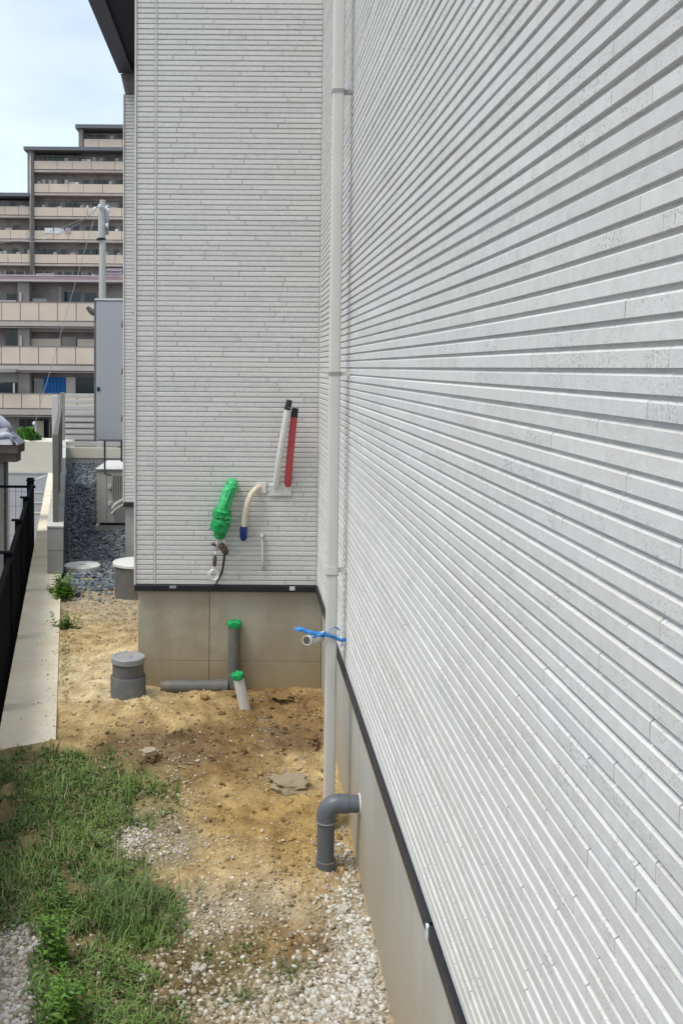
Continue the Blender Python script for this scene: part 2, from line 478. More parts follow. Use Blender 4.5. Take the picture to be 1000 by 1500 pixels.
# colour map of the soil, blobs given where they lie in the photo: (x, y, rx, ry, colour, weight)
SAND = (0.52, 0.39, 0.195); PALE = (0.66, 0.55, 0.345); BROWN = (0.25, 0.16, 0.066)
DARK = (0.17, 0.115, 0.065); GREYT = (0.42, 0.36, 0.265); OCHRE = (0.39, 0.265, 0.105); OLIVE = (0.21, 0.185, 0.085)
SOILMAP = [
    (150, 880, 70, 40, GREYT, 1.2), (140, 930, 60, 30, SAND, 1.0), (130, 990, 70, 40, PALE, 1.6), (160, 1060, 80, 30, SAND, 1.6),
    (280, 1040, 60, 16, SAND, 0.9), (400, 1040, 80, 22, BROWN, 1.9), (250, 1092, 90, 24, DARK, 2.0), (330, 1080, 60, 22, BROWN, 1.3),
    (430, 1085, 40, 18, DARK, 1.8), (330, 1130, 70, 22, BROWN, 1.0), (380, 1190, 80, 34, OCHRE, 1.6), (330, 1170, 50, 18, SAND, 1.0),
    (430, 1120, 50, 18, SAND, 1.0), (430, 1240, 50, 40, OCHRE, 1.6), (340, 1250, 60, 30, SAND, 1.0), (230, 1230, 70, 30, GREYT, 1.2),
    (260, 1285, 60, 22, SAND, 1.0), (330, 1330, 90, 40, GREYT, 0.9), (420, 1385, 70, 34, BROWN, 1.6), (480, 1300, 40, 30, SAND, 0.9),
    (330, 1420, 70, 40, OLIVE, 0.8), (250, 1440, 80, 50, DARK, 0.9), (520, 1400, 60, 90, GREYT, 1.4), (470, 1460, 80, 60, GREYT, 1.2),
    (120, 1200, 120, 80, OLIVE, 2.0), (100, 1330, 110, 80, OLIVE, 2.0), (30, 1440, 40, 60, GREYT, 1.6), (160, 1440, 80, 60, OLIVE, 1.2),
    (500, 1180, 30, 80, SAND, 1.0), (505, 1060, 20, 60, SAND, 0.9), (360, 1475, 90, 30, GREYT, 0.6),
]
_sm = np.array([[s[0], s[1], s[2], s[3], s[5]] for s in SOILMAP]); _sc = np.array([s[4] for s in SOILMAP])
def soil_col(X, d, z):
    if d < 1.5: px, py = 300, 1600
    else:
        h = EYE - z; zc = d * math.cos(PITCH_DOWN) + h * math.sin(PITCH_DOWN)
        ui = X * F / zc; vi = F * (h * math.cos(PITCH_DOWN) - d * math.sin(PITCH_DOWN)) / zc
        px, py = ui + CX - vi * RS, vi + PY + ui * RS
    nx = 28 * mnoise.noise(Vector((X * 5, d * 5, 1.7))); ny = 22 * mnoise.noise(Vector((X * 5, d * 5, 9.2)))
    e = ((px + nx - _sm[:, 0]) / _sm[:, 2]) ** 2 + ((py + ny - _sm[:, 1]) / _sm[:, 3]) ** 2
    w = np.exp(-e * 1.25) * _sm[:, 4]
    tot = w.sum() + 0.06
    c = (w[:, None] * _sc).sum(0) + 0.06 * np.array(SAND)
    return c / tot

# ------------------------------------------------------------------ ground
def ground():
    ds = list(np.arange(-4, 1.4, 0.3)) + list(np.arange(1.4, 2.4, 0.05)) + list(np.arange(2.4, 5.2, 0.016)) + list(np.arange(5.2, 7.45, 0.03)) + [7.47]
    NX = 110
    vs = []; cs = []
    for d in ds:
        xr = 0.45 if d < 4.95 else -0.45
        near = 1 - sstep(3.95, 4.12, d)
        xl = bx(-0.075, d) * (1 - near) + (bx(-0.32, d)) * near
        for i in range(NX):
            X = xl + (xr - xl) * i / (NX - 1)
            z = gz(X, d)
            if X < bx(-0.05, d) + 0.05: 
                z = z if d < 4.12 else min(z, 0.012)
            vs.append((X, d, z)); cs.append(soil_col(X, d, z))
    fs = []
    for j in range(len(ds) - 1):
        for i in range(NX - 1):
            a = j * NX + i; fs.append((a, a + 1, a + NX + 1, a + NX))
    o = np_mesh('ground', np.array(vs), np.array(fs), M['soil'], np.array(cs), kind='structure', smooth=True)
    return o
GROUND = ground()

MB().box(-45, 45, -12, 21.2, -3.4, -0.62).build('road', M['asphalt'], kind='structure')
MB().box(-400, 400, -200, 700, -3.7, -3.42).build('far_ground', M['farground'], kind='structure')
# dark gravel path beyond the soil
mb = MB()
mb.add([(bx(-0.04, 7.40), 7.40, 0.004), (-0.5, 7.40, 0.004), (1.0, 16.4, 0.004), (bx(-0.04, 16.4), 16.4, 0.004)], [(0, 1, 2, 3)])
PATH = mb.build('path', M['darkbed'], kind='structure')
# earth body of the plot (so that its edge has depth)
mb = MB()
mb.add([(bx(-0.06, -4), -4, -3.3), (5, -4, -3.3), (5, 16.4, -3.3), (bx(-0.06, 16.4), 16.4, -3.3),
        (bx(-0.06, -4), -4, -0.2), (5, -4, -0.2), (5, 16.4, -0.2), (bx(-0.06, 16.4), 16.4, -0.2)],
       [(0, 3, 2, 1), (4, 5, 6, 7), (0, 1, 5, 4), (1, 2, 6, 5), (2, 3, 7, 6), (3, 0, 4, 7)])
mb.build('earth_bank', M['soil'], kind='structure')

# ------------------------------------------------------------------ siding
def strip_geo(mbx, o, u, nrm, s0, s1, z0, t, tone, pit, ht=0.0203):
    """one stone strip: profile extruded along u from s0 to s1; chamfered ends"""
    prof = [(0.0, 0.0), (0.0006, t), (ht - 0.0034, t), (ht, t - 0.0046), (ht, 0.0)]
    rings = [(s0, 0.0), (s0 + 0.0008, 0.0), (s1 - 0.0008, 0.0), (s1, 0.0)]
    vs = []
    for ri, (s, _) in enumerate(rings):
        for (z, tt) in prof:
            q = tt - (0.0006 if ri in (0, 3) and tt > 0.002 else 0)
            vs.append((o[0] + u[0] * s + nrm[0] * q, o[1] + u[1] * s + nrm[1] * q, z0 + z))
    fs = []
    flip = (u[0] * nrm[1] - u[1] * nrm[0]) > 0
    for r in range(3):
        for k in range(4):
            a = r * 5 + k
            f = (a, a + 5, a + 6, a + 1)
            fs.append(f if not flip else f[::-1])
    e0 = (0, 1, 2, 3, 4); e1 = (19, 18, 17, 16, 15)
    if flip: e0, e1 = e0[::-1], e1[::-1]
    fs += [e0, e1]
    mbx.add(vs, fs, (tone[0], pit, tone[1]))

# per-row relief, repeating as the boards do every 18 rows
ROWT = [random.choice((0.0060, 0.0063, 0.0066, 0.0069)) for _ in range(18)]
ROWG = [random.choice((0.0042, 0.0046, 0.0050, 0.0056)) for _ in range(18)]
def piece_tone():
    g = 1.0 + random.uniform(-0.04, 0.045)
    return (g, g * random.uniform(0.985, 1.02))

# joints of the long wall read off the photograph
JP = [(965.5,324),(826,318),(835,405),(806.5,441),(911.5,450),(869.5,492),(775,531),(974.5,526.5),(820,559.5),(760,582),
      (943,600),(869.5,625.5),(803.5,642),(745,655),(911,709),(847,719.5),(781,721),(991,811),(818.5,770),(767.5,797.5),
      (866.5,821.5),(961,919),(911.5,923.5),(811,884.5),(872.5,961),(793,988),(821.5,983.5),(946,1060),(722.5,838),(722.5,745),
      (760,896),(856,1116),(894,1120),(954,1272),(856,1248),(926,1308),(896,1380),(836,1312),(810,1328),(760,1296),(804,1436),
      (854,1440),(734,1124),(794,1184)]
ROWJ = {}
for (x, y) in JP:
    u, v = uv_(x, y); d = F * (XW - 0.009) / u; k = math.floor(-v * d / F / PITCH)
    ROWJ.setdefault(k, []).append(d)

HOUSE = empty('house', (0.4, DW, 0), 'new house clad in white grey grooved stone siding with concrete foundation', 'house')
D0 = -1.2
def joints_for(k, a, b, L=0.43):
    js = sorted(ROWJ.get(k, []))
    out = []
    if js:
        x = js[-1]
        while x < b: out.append(x); x += L * random.uniform(0.8, 1.15)
        if len(js) > 1: out += js[:-1]
        x = js[0] - L * random.uniform(0.85, 1.1)
        while x > a: out.append(x); x -= L * random.uniform(0.8, 1.15)
    else:
        x = a + random.uniform(0.05, L)
        while x < b: out.append(x); x += L * random.uniform(0.75, 1.2)
    return [j for j in sorted(out) if a + 0.03 < j < b - 0.03]

# long wall on the right (normal -X), its own part; strips are its sub-parts
WALL_R = MB().box(XW, XW + 0.02, D0, DW + 0.02, ZB, ZT).build('side_wall', M['siding_back'], HOUSE)
NB = MB(); cand = []
BJ = F * XW / (508 - CX)     # vertical board joint
for k in range(K0, K1):
    t = ROWT[k % 18]; g = ROWG[k % 18]
    for (a, b) in ((D0, BJ - 0.003), (BJ + 0.003, DW - 0.006)):
        ed = [a] + joints_for(k, a, b) + [b]
        for i in range(len(ed) - 1):
            s0, s1 = ed[i] + 0.0011, ed[i + 1] - 0.0011
            tt = t + random.choice((-0.0002, 0, 0, 0.0003)); tn = piece_tone(); pit = random.choice((0, 0.15, 0.5, 0.9, 1.0))
            z0 = EYE + k * PITCH + g - 0.0026; ht = PITCH - g
            # size in the photo
            vis = 0
            e0, e1 = max(s0, 0.86), s1
            if e1 > e0:
                x0 = XW * F / e1; x1 = XW * F / e0
                ym = -(k + 0.5) * PITCH * F / ((e0 + e1) / 2)
                if -CY < ym < 1500 - CY: vis = (x1 - x0) * PITCH * F / ((e0 + e1) / 2)
            cand.append((vis, s0, s1, z0, tt, tn, pit, ht))
cand.sort(key=lambda c: -c[0])
for i, (vis, s0, s1, z0, tt, tn, pit, ht) in enumerate(cand):
    m1 = MB() if i < 270 else NB
    strip_geo(m1, (XW, 0), (0, 1), (-1, 0), s0, s1, z0, tt, tn, pit, ht)
    if i < 270: m1.build('siding_strip', M['siding'], WALL_R, origin=(XW, s0, z0))
NB.build('siding_strips', M['siding'], WALL_R, kind='stuff')
MB().box(XW - 0.0062, XW - 0.0005, BJ - 0.004, BJ + 0.004, ZB, ZT).build('board_joint', M['darkjoint'], WALL_R)

def side(a0, a1, o, u, nrm, name, k0, k1, jointpos=None, trim=True):
    """a sided wall face from s=a0 to a1"""
    nb = MB()
    for k in range(k0, k1):
        t = ROWT[k % 18]; g = ROWG[k % 18]
        segs = [(a0, a1)] if not jointpos else [(a0, jointpos - 0.004), (jointpos + 0.004, a1)]
        for (a, b) in segs:
            ed = [a]; x = a + random.uniform(0.06, 0.45)
            while x < b - 0.03: ed.append(x); x += random.uniform(0.30, 0.52)
            ed.append(b)
            for i in range(len(ed) - 1):
                strip_geo(nb, o, u, nrm, ed[i] + 0.0015, ed[i + 1] - 0.0015, EYE + k * PITCH + g - 0.0026,
                          t, piece_tone(), random.choice((0, 0.3, 0.8)), PITCH - g)
    return nb
# return wall facing the viewer
WALL_F = MB().box(XL + 0.002, XW - 0.002, DW, DW + 0.02, ZB, ZT).build('return_wall', M['siding_back'], HOUSE)
JF = (227.5 - CX) * DW / F
side(XL + 0.006, XW - 0.012, (0, DW), (1, 0), (0, -1), 'return', K0, K1, JF).build('siding_strips', M['siding'], WALL_F, kind='stuff')
MB().box(JF - 0.0038, JF + 0.0038, DW - 0.0085, DW - 0.0005, ZB, ZT).build('board_joint', M['caulk'], WALL_F)
MB().box(XL - 0.004, XL + 0.005, DW - 0.012, DW + 0.03, ZB - 0.002, ZT).build('corner_trim', M['caulk'], WALL_F)
MB().box(XW - 0.0115, XW - 0.0012, DW - 0.012, DW - 0.0012, ZB, ZT).build('corner_seal', M['caulk'], WALL_F)
# left face of that volume
WALL_L = MB().box(XL, XL + 0.018, DW + 0.032, DB, ZB, ZT).build('left_wall', M['siding_back'], HOUSE)
side(DW + 0.036, DB - 0.012, (XL, 0), (0, 1), (-1, 0), 'left', K0, K1).build('siding_strips', M['siding'], WALL_L, kind='stuff')
# far bump-out with a lower eave
KB0, KB1 = -41, 80
ZBB = EYE + KB0 * PITCH
WALL_B = MB().box(XB, XL + 0.02, DB, DB + 0.02, ZBB, EYE + KB1 * PITCH).build('bay_wall', M['siding_back'], HOUSE)
side(XB + 0.006, XL - 0.014, (0, DB), (1, 0), (0, -1), 'bay', KB0, KB1).build('siding_strips', M['siding'], WALL_B, kind='stuff')
MB().box(XB - 0.004, XB + 0.005, DB - 0.012, DB + 0.03, ZBB - 0.002, EYE + KB1 * PITCH).build('corner_trim', M['caulk'], WALL_B)
WALL_B2 = MB().box(XB, XB + 0.018, DB + 0.032, 14.5, ZBB, EYE + KB1 * PITCH).build('bay_side_wall', M['siding_back'], HOUSE)
side(DB + 0.036, 14.5, (XB, 0), (0, 1), (-1, 0), 'bay2', KB0, KB1).build('siding_strips', M['siding'], WALL_B2, kind='stuff')
# body and flat roof behind the faces
MB().box(XW + 0.03, 4.5, D0 + 0.02, 14.4, 0.1, ZT - 0.02).build('wall_core', M['found_side'], HOUSE)
MB().box(XL + 0.03, XW + 0.025, DW + 0.03, 14.4, 0.1, ZT - 0.02).build('wall_core', M['found_side'], HOUSE)
MB().box(XW - 0.012, 4.52, D0, 14.5, ZT, ZT + 0.12).build('roof', M['eave'], HOUSE)
MB().box(XL - 0.012, XW - 0.0125, DW - 0.012, 14.5, ZT, ZT + 0.12).build('roof', M['eave'], HOUSE)

# black base flashing
fl = MB()
def drip(mbx, p0, p1, nrm, z1):
    (x0, y0), (x1, y1) = p0, p1
    nx, ny = nrm
    prof = [(0.0, 0.0), (0.013, 0.0), (0.0155, -0.004), (0.0155, -0.030), (0.011, -0.034), (-0.02, -0.034), (-0.02, 0.0)]
    vs = [(x0 + nx * o, y0 + ny * o, z1 + z) for o, z in prof] + [(x1 + nx * o, y1 + ny * o, z1 + z) for o, z in prof]
    k = len(prof)
    fs = [(i, (i + 1) % k, k + (i + 1) % k, k + i) for i in range(k)] + [tuple(range(k))[::-1], tuple(range(k, 2 * k))]
    mbx.add(vs, fs)
DJ = 1.87
drip(fl, (XW, D0), (XW, DJ - 0.006), (-1, 0), ZB - 0.001); fl.build('base_flashing', M['flash'], HOUSE)
fl = MB(); drip(fl, (XW, DJ + 0.006), (XW, DW - 0.018), (-1, 0), ZB - 0.001); fl.build('base_flashing', M['flash'], HOUSE)
fl = MB(); drip(fl, (XL, DW), (XW - 0.018, DW), (0, -1), ZB - 0.001); fl.build('base_flashing', M['flash'], HOUSE)
fl = MB(); drip(fl, (XB, DB), (XL - 0.002, DB), (0, -1), ZBB - 0.001); fl.build('base_flashing', M['flash'], HOUSE)
o = MB().box(XW - 0.0185, XW - 0.012, DJ - 0.008, DJ + 0.008, ZB - 0.033, ZB - 0.004, bev=0.001).build('joint_clip', M['metal_rim'], HOUSE)
MB().box(P(252, 0, DW).x, P(262, 0, DW).x, DW - 0.018, DW - 0.0165, ZB - 0.018, ZB - 0.004).build('joint_clip', M['pvc_cap'], HOUSE)
MB().box(P(433, 0, DW).x, P(441, 0, DW).x, DW - 0.018, DW - 0.0165, ZB - 0.024, ZB - 0.003).build('joint_clip', M['ac'], HOUSE)

# foundation: cast panels with open joints in front of a darker backing
DFN = DW + 0.02
xj = P(307, 900, DFN).x; zj = P(330, 968, DFN).z
zt = ZB - 0.036
MB().box(XL + 0.026, XF + 0.001, DFN + 0.004, DFN + 0.1, -0.25, zt).build('foundation_core', M['found_gap'], HOUSE)
for (a, b) in ((XL + 0.015, xj - 0.002), (xj + 0.002, XF - 0.002)):
    MB().box(a, b, DFN, DFN + 0.12, zj + 0.0007, zt, bev=0.001).build('foundation_panel', M['found'], HOUSE)
    MB().box(a, b, DFN, DFN + 0.12, -0.25, zj - 0.0007, bev=0.001).build('foundation_panel', M['found'], HOUSE)
MB().box(XF + 0.006, XF + 0.1, D0, DFN - 0.004, -0.25, zt).build('foundation_core', M['found_gap'], HOUSE)
fj = [D0, 1.15, 2.05, 3.05, 4.05, DFN - 0.003]
for i in range(len(fj) - 1):
    MB().box(XF, XF + 0.12, fj[i] + 0.0015, fj[i + 1] - 0.0015, -0.3, zt, bev=0.002).build('foundation_panel', M['found_side'], HOUSE)
MB().box(XL + 0.015, XL + 0.1, DFN + 0.122, DB + 0.02, -0.2, zt).build('foundation_panel', M['found_side'], HOUSE)
MB().box(XB + 0.012, XL + 0.012, DB + 0.022, DB + 0.12, -0.2, ZBB - 0.036).build('foundation_panel', M['block'], HOUSE)
MB().box(XB + 0.012, XB + 0.1, DB + 0.122, 14.4, -0.2, ZBB - 0.036).build('foundation_panel', M['found_side'], HOUSE)

# low eave along the left wall
EV = EYE + 2.18
def slab(x0, x1, d0, d1, z0, z1, name, m, **k): return MB().box(x0, x1, d0, d1, z0, z1).build(name, m, HOUSE, **k)
slab(-0.940, -0.838, DW + 0.06, DB - 0.02, EV, EV + 0.10, 'fascia', M['eave'])
slab(-0.836, XL - 0.013, DW + 0.06, DB - 0.02, EV + 0.03, EV + 0.05, 'soffit', M['soffit'])
slab(-0.955, XL - 0.014, DW + 0.06, 14.5, EV + 0.102, EV + 0.14, 'eave_roof', M['eave'])
mb = MB()
z0 = EYE + KB1 * PITCH + 0.002
vs = [(-0.895, DB - 0.018, z0), (XL - 0.016, DB - 0.018, z0), (XL - 0.016, DB - 0.018, EV - 0.002), (-0.928, DB - 0.018, EV - 0.002)]
vs += [(x, 14.4, z) for x, y, z in vs]
mb.add(vs, [(0, 1, 2, 3), (7, 6, 5, 4), (0, 4, 5, 1), (1, 5, 6, 2), (2, 6, 7, 3), (3, 7, 4, 0)])
mb.build('eave_end', M['eave_end'], HOUSE)

# ------------------------------------------------------------------ downpipe
DP = 3.5
px0, px1 = 0.3165, 0.3575
DPO = empty('downpipe', (0.337, DP, -0.1), 'tall square grey white downpipe fixed in front of the long siding wall', 'downpipe')
def rrect(mbx, x0, x1, y0, y1, z0, z1, r=0.006):
    pts = []
    for (cx, cy, a) in ((x1 - r, y0 + r, -90), (x1 - r, y1 - r, 0), (x0 + r, y1 - r, 90), (x0 + r, y0 + r, 180)):
        for i in range(4):
            th = math.radians(a + i * 30); pts.append((cx + r * math.cos(th), cy + r * math.sin(th)))
    k = len(pts)
    vs = [(x, y, z0) for x, y in pts] + [(x, y, z1) for x, y in pts]
    mbx.add(vs, [(i, (i + 1) % k, k + (i + 1) % k, k + i) for i in range(k)] + [tuple(range(k))[::-1], tuple(range(k, 2 * k))])
    return mbx
sl = [P(490, 132, DP).z, P(490, 547, DP).z, P(486, 836, DP).z]
rrect(MB(), px0, px1, DP, DP + 0.042, -0.15, sl[2] - 0.014).build('pipe_length', M['downpipe'], DPO, smooth=40)
rrect(MB(), px0, px1, DP, DP + 0.042, sl[2] + 0.014, sl[1] - 0.006).build('pipe_length', M['downpipe'], DPO, smooth=40)
rrect(MB(), px0, px1, DP, DP + 0.042, sl[1] + 0.006, sl[0] - 0.006).build('pipe_length', M['downpipe'], DPO, smooth=40)
rrect(MB(), px0, px1, DP, DP + 0.042, sl[0] + 0.006, 3.9).build('pipe_length', M['downpipe'], DPO, smooth=40)
for i, z in enumerate(sl):
    h = 0.0142 if i == 2 else 0.0062
    rrect(MB(), px0 - 0.0018, px1 + 0.0018, DP - 0.002, DP + 0.044, z - h, z + h).build('pipe_collar', M['downpipe'] if i == 2 else M['downpipe_d'], DPO, smooth=40)
    if i == 2:
        rrect(MB(), px0 - 0.0022, px1 + 0.0022, DP - 0.0025, DP + 0.0445, z - h - 0.004, z - h).build('collar_seam', M['downpipe_d'], DPO)
    b = MB().box(px1 + 0.002, XW - 0.001, DP + 0.012, DP + 0.03, z - 0.009, z + 0.006)
    b.build('wall_bracket', M['downpipe_d'] if i < 1 else M['ac'], DPO)

# blue tape and the little white pipe end beside the downpipe
T = empty('tape_tie', P(486, 930, DP - 0.01), 'bright blue tape knotted round the square downpipe with loose ends', 'tape')
def ribbon(pts, w, thick=0.0012, c=None):
    mbx = MB(); vs = []
    for (p, tw) in pts:
        p = Vector(p); off = Vector((0, math.sin(tw), math.cos(tw))) * w / 2
        nn = Vector((0, math.cos(tw), -math.sin(tw))) * thick / 2
        vs += [p - off - nn, p + off - nn, p + off + nn, p - off + nn]
    fs = []
    for i in range(len(pts) - 1):
        for k in range(4):
            a = i * 4 + k; b = i * 4 + (k + 1) % 4
            fs.append((a, b, b + 4, a + 4))
    fs += [(3, 2, 1, 0), tuple(len(vs) - 4 + k for k in range(4))]
    mbx.add(vs, fs); return mbx
dq = DP - 0.006
ribbon([(P(472, 931, dq), 0.2), (P(480, 930, dq), 0.3), (P(490, 934, dq), 0.2), (P(500, 938, dq), 0.5), (P(509, 936, dq), 0.1)], 0.013).build('tape_band', M['bluetape'], T, smooth=True)
ribbon([(P(432, 921, dq), 0.9), (P(442, 922, dq), 0.4), (P(455, 927, dq), 0.3), (P(466, 928, dq), 0.5), (P(474, 932, dq), 0.0)], 0.017).build('tape_tail', M['bluetape'], T, smooth=True)
ribbon([(P(446, 935, dq), 0.2), (P(458, 934, dq), 0.9), (P(468, 930, dq - 0.004), 0.2), (P(478, 926, dq - 0.006), 0.6)], 0.010).build('tape_tail', M['bluetape'], T, smooth=True)
loop = [(P(478 + 16 * (0.5 - 0.5 * math.cos(a)) + 4, 926 - 7 * math.sin(a), dq - 0.004 - 0.01 * math.sin(a / 2)), 0.6 + a) for a in np.linspace(0, math.pi * 1.9, 14)]
ribbon(loop, 0.007).build('tape_loop', M['bluetape'], T, smooth=True)
ribbon([(P(497, 936, dq), 0.2), (P(502, 941, dq), 0.8), (P(498, 948, dq), 0.3)], 0.007).build('tape_tail', M['bluetape'], T, smooth=True)
PE = empty('pipe_stub', P(453, 938, 3.62), 'short open white pipe end tied beside the downpipe with blue tape', 'pipe')
c0 = P(449, 938, DP - 0.02); c1 = P(474, 931, DP + 0.12)
ax = (c1 - c0).normalized()
mb = MB(); mb.tube([c0, c1], 0.0175, 20, caps=False); mb.tube([c0 + ax * 0.0005, c1], 0.0148, 20, caps=True)
n = 20
base = 0; inner = 2 * n
mb.f += [(k, (k + 1) % n, inner + (k + 1) % n, inner + k) for k in range(n)]
mb.build('pipe_body', M['white_pl'], PE, smooth=40)
mb = MB(); mb.tube([c0 - ax * 0.0004, c0 + ax * 0.0006], 0.0146, 20); mb.build('bore_shade_disc', M['brown'], PE)  # flat dark disc: the shade inside the open pipe painted as colour

# ------------------------------------------------------------------ near drain elbow
DE = 3.25
ex = uv_(477, 1230)[0] * DE / F; ez = P(477, 1177, DE).z
zb = gz(ex, DE) - 0.03
E = empty('drain_elbow', (ex, DE, gz(ex, DE)), 'dark grey plastic drain pipe with elbow turning into the side foundation', 'pipe')
R = 0.0315
MB().tube([(ex, DE, zb), (ex, DE, ez - 0.062)], 0.0300, 24).build('pipe_length', M['pvc_grey'], E, smooth=40)
arc = [(ex + 0.045 - 0.045 * math.cos(a), DE, ez - 0.045 + 0.045 * math.sin(a)) for a in np.linspace(0, math.pi / 2, 12)]
MB().tube([(ex, DE, ez - 0.062)] + arc + [(ex + 0.075, DE, ez)], 0.0335, 24).build('elbow', M['pvc_grey'], E, smooth=40)
MB().tube([(ex + 0.075, DE, ez), (XF + 0.01, DE, ez)], 0.0300, 24).build('pipe_length', M['pvc_grey'], E, smooth=40)
MB().tube([(ex, DE, ez - 0.064), (ex, DE, ez - 0.060)], 0.0352, 24).build('socket_ring', M['pvc_cap'], E, smooth=40)
MB().tube([(XF - 0.004, DE, ez), (XF + 0.002, DE, ez)], 0.036, 24).build('wall_seal', M['lid'], E, smooth=40)
zg = P(477, 1262, DE).z
MB().tube([(ex, DE, zg - 0.07), (ex, DE, zg + 0.004), ], 0.0345, 24).build('socket', M['pvc_grey'], E, smooth=40)
MB().tube([(ex, DE, zg + 0.004), (ex, DE, zg + 0.008), ], 0.0355, 24).build('socket_ring', M['pvc_grey2'], E, smooth=40)

# ------------------------------------------------------------------ pipes at the return foundation
dp = DFN - 0.04
V = empty('drain_pipe', P(342, 1005, dp), 'grey pipe standing against the foundation, green tape over its top', 'pipe')
xp = P(343, 950, dp).x; zt_ = P(343, 912, dp).z; zh = P(300, 1005, dp).z
MB().tube([(xp, dp, zh - 0.005), (xp, dp, zt_)], 0.031, 20).build('pipe_length', M['pvc_grey2'], V, smooth=40)
def tape_cap(cx, cy, cz, r, ax=Vector((0, 0, 1)), seed=0, h=0.022):
    rr = random.Random(seed); mbx = MB(); n = 18; vs = []; ax = ax.normalized()
    s = Vector((0, 1, 0)) if abs(ax.y) < 0.9 else Vector((1, 0, 0)); a = ax.cross(s).normalized(); b = ax.cross(a)
    c = Vector((cx, cy, cz))
    for (q, hh) in ((1.10, -h), (1.18, -h * 0.3), (1.16, h * 0.15), (0.85, h * 0.45), (0.3, h * 0.3)):
        for k in range(n):
            th = 2 * math.pi * k / n
            rad = r * q * (1 + rr.uniform(-0.07, 0.09)); jj = rr.uniform(-0.18, 0.22) * h
            vs.append(c + (a * math.cos(th) + b * math.sin(th)) * rad + ax * (hh + jj))
    fs = [(i * n + k, i * n + (k + 1) % n, (i + 1) * n + (k + 1) % n, (i + 1) * n + k) for i in range(4) for k in range(n)]
    fs = [f[::-1] for f in fs] if False else fs
    fs += [tuple(4 * n + k for k in range(n))]
    mbx.add(vs, fs); return mbx
tape_cap(xp, dp, zt_, 0.031, seed=3).build('tape_cap', M['green'], V, smooth=50)
xh0 = P(236, 1008, dp).x
HP = empty('ground_pipe', (xh0, dp, zh), 'grey pipe lying level along the foundation foot, half in soil', 'pipe')
MB().tube([(xh0, dp - 0.002, zh - 0.006), (P(262, 0, dp).x, dp - 0.002, zh - 0.002), (xp - 0.036, dp - 0.002, zh)], 0.033, 20).build('pipe_length', M['pvc_grey2'], HP, smooth=40)
MB().tube([(P(318, 0, dp).x, dp - 0.002, zh), (xp - 0.030, dp - 0.002, zh)], 0.0365, 20).build('socket', M['pvc_grey2'], HP, smooth=40)
# leaning white pipe
dw = 4.64
a0 = P(362, 1052, dw); a1 = P(348, 988, dw - 0.01)
WPp = empty('leaning_pipe', P(360, 1045, dw), 'short white pipe leaning out of the soil with green tape on its top', 'pipe')
MB().tube([a0, a1], 0.0275, 20).build('pipe_length', M['white_pl'], WPp, smooth=40)
MB().tube([a0 - (a1 - a0) * 0.3, a0 + (a1 - a0) * 0.13], 0.0325, 20).build('socket', M['pvc_grey2'], WPp, smooth=40)
tape_cap(a1.x, a1.y, a1.z, 0.0275, (a1 - a0), seed=5, h=0.02).build('tape_cap', M['green'], WPp, smooth=50)

# round grey inspection riser
dr = 4.70
cxr = P(188, 1000, dr).x
zr1 = P(188, 961, dr).z; zr0 = P(188, 989, dr).z
IR = empty('inspection_riser', (cxr, dr, gz(cxr, dr)), 'round grey inspection pipe with pale cap at the left corner of the return foundation', 'drain cover')
MB().lathe(cxr, dr, [(0.088, -0.12), (0.088, zr0), (0.0865, zr0 + 0.002)], 40).build('sleeve', M['pvc_grey2'], IR, smooth=40)
MB().lathe(cxr, dr, [(0.078, zr0 - 0.02), (0.078, zr1 - 0.016)], 40).build('riser', M['pvc_grey2'], IR, smooth=40)
MB().lathe(cxr, dr, [(0.084, zr1 - 0.028), (0.084, zr1 - 0.003), (0.081, zr1), (0.070, zr1), (0.069, zr1 - 0.002), (0.02, zr1 - 0.002), (0.018, zr1 + 0.001), (0.004, zr1 + 0.001)], 40).build('cap', M['pvc_cap'], IR, smooth=30)

# white round lids on the dark gravel
dl = 7.82
c = P(121, 827, dl); c.z = max(c.z, 0.045)
L1 = empty('manhole_cover', (c.x, dl, 0.0), 'white round drain lid flat on dark gravel beside the block wall', 'drain cover')
MB().lathe(c.x, dl, [(0.150, -0.02), (0.150, c.z - 0.006), (0.146, c.z), (0.130, c.z), (0.129, c.z - 0.002), (0.01, c.z - 0.002)], 40).build('lid', M['lid'], L1, smooth=30)
MB().box(c.x - 0.03, c.x + 0.03, dl - 0.006, dl + 0.006, c.z - 0.0018, c.z + 0.0025).build('lid_grip', M['pvc_cap'], L1)
dl2 = 6.95
c = P(200, 822, dl2)
L2 = empty('drain_riser', (c.x, dl2, 0), 'raised grey drain riser with white lid, partly hidden by the return wall corner', 'drain cover')
MB().lathe(c.x, dl2, [(0.158, -0.1), (0.158, c.z - 0.02)], 40).build('riser', M['pvc_grey2'], L2, smooth=40)
MB().lathe(c.x, dl2, [(0.172, c.z - 0.022), (0.172, c.z - 0.005), (0.168, c.z), (0.152, c.z), (0.151, c.z - 0.003), (0.01, c.z - 0.003)], 40).build('lid', M['lid'], L2, smooth=30)

# ------------------------------------------------------------------ things on the return wall
dwl = DW - 0.013
def pts(lst, d0=None): return [P(x, y, DW - off) for (x, y, off) in lst]
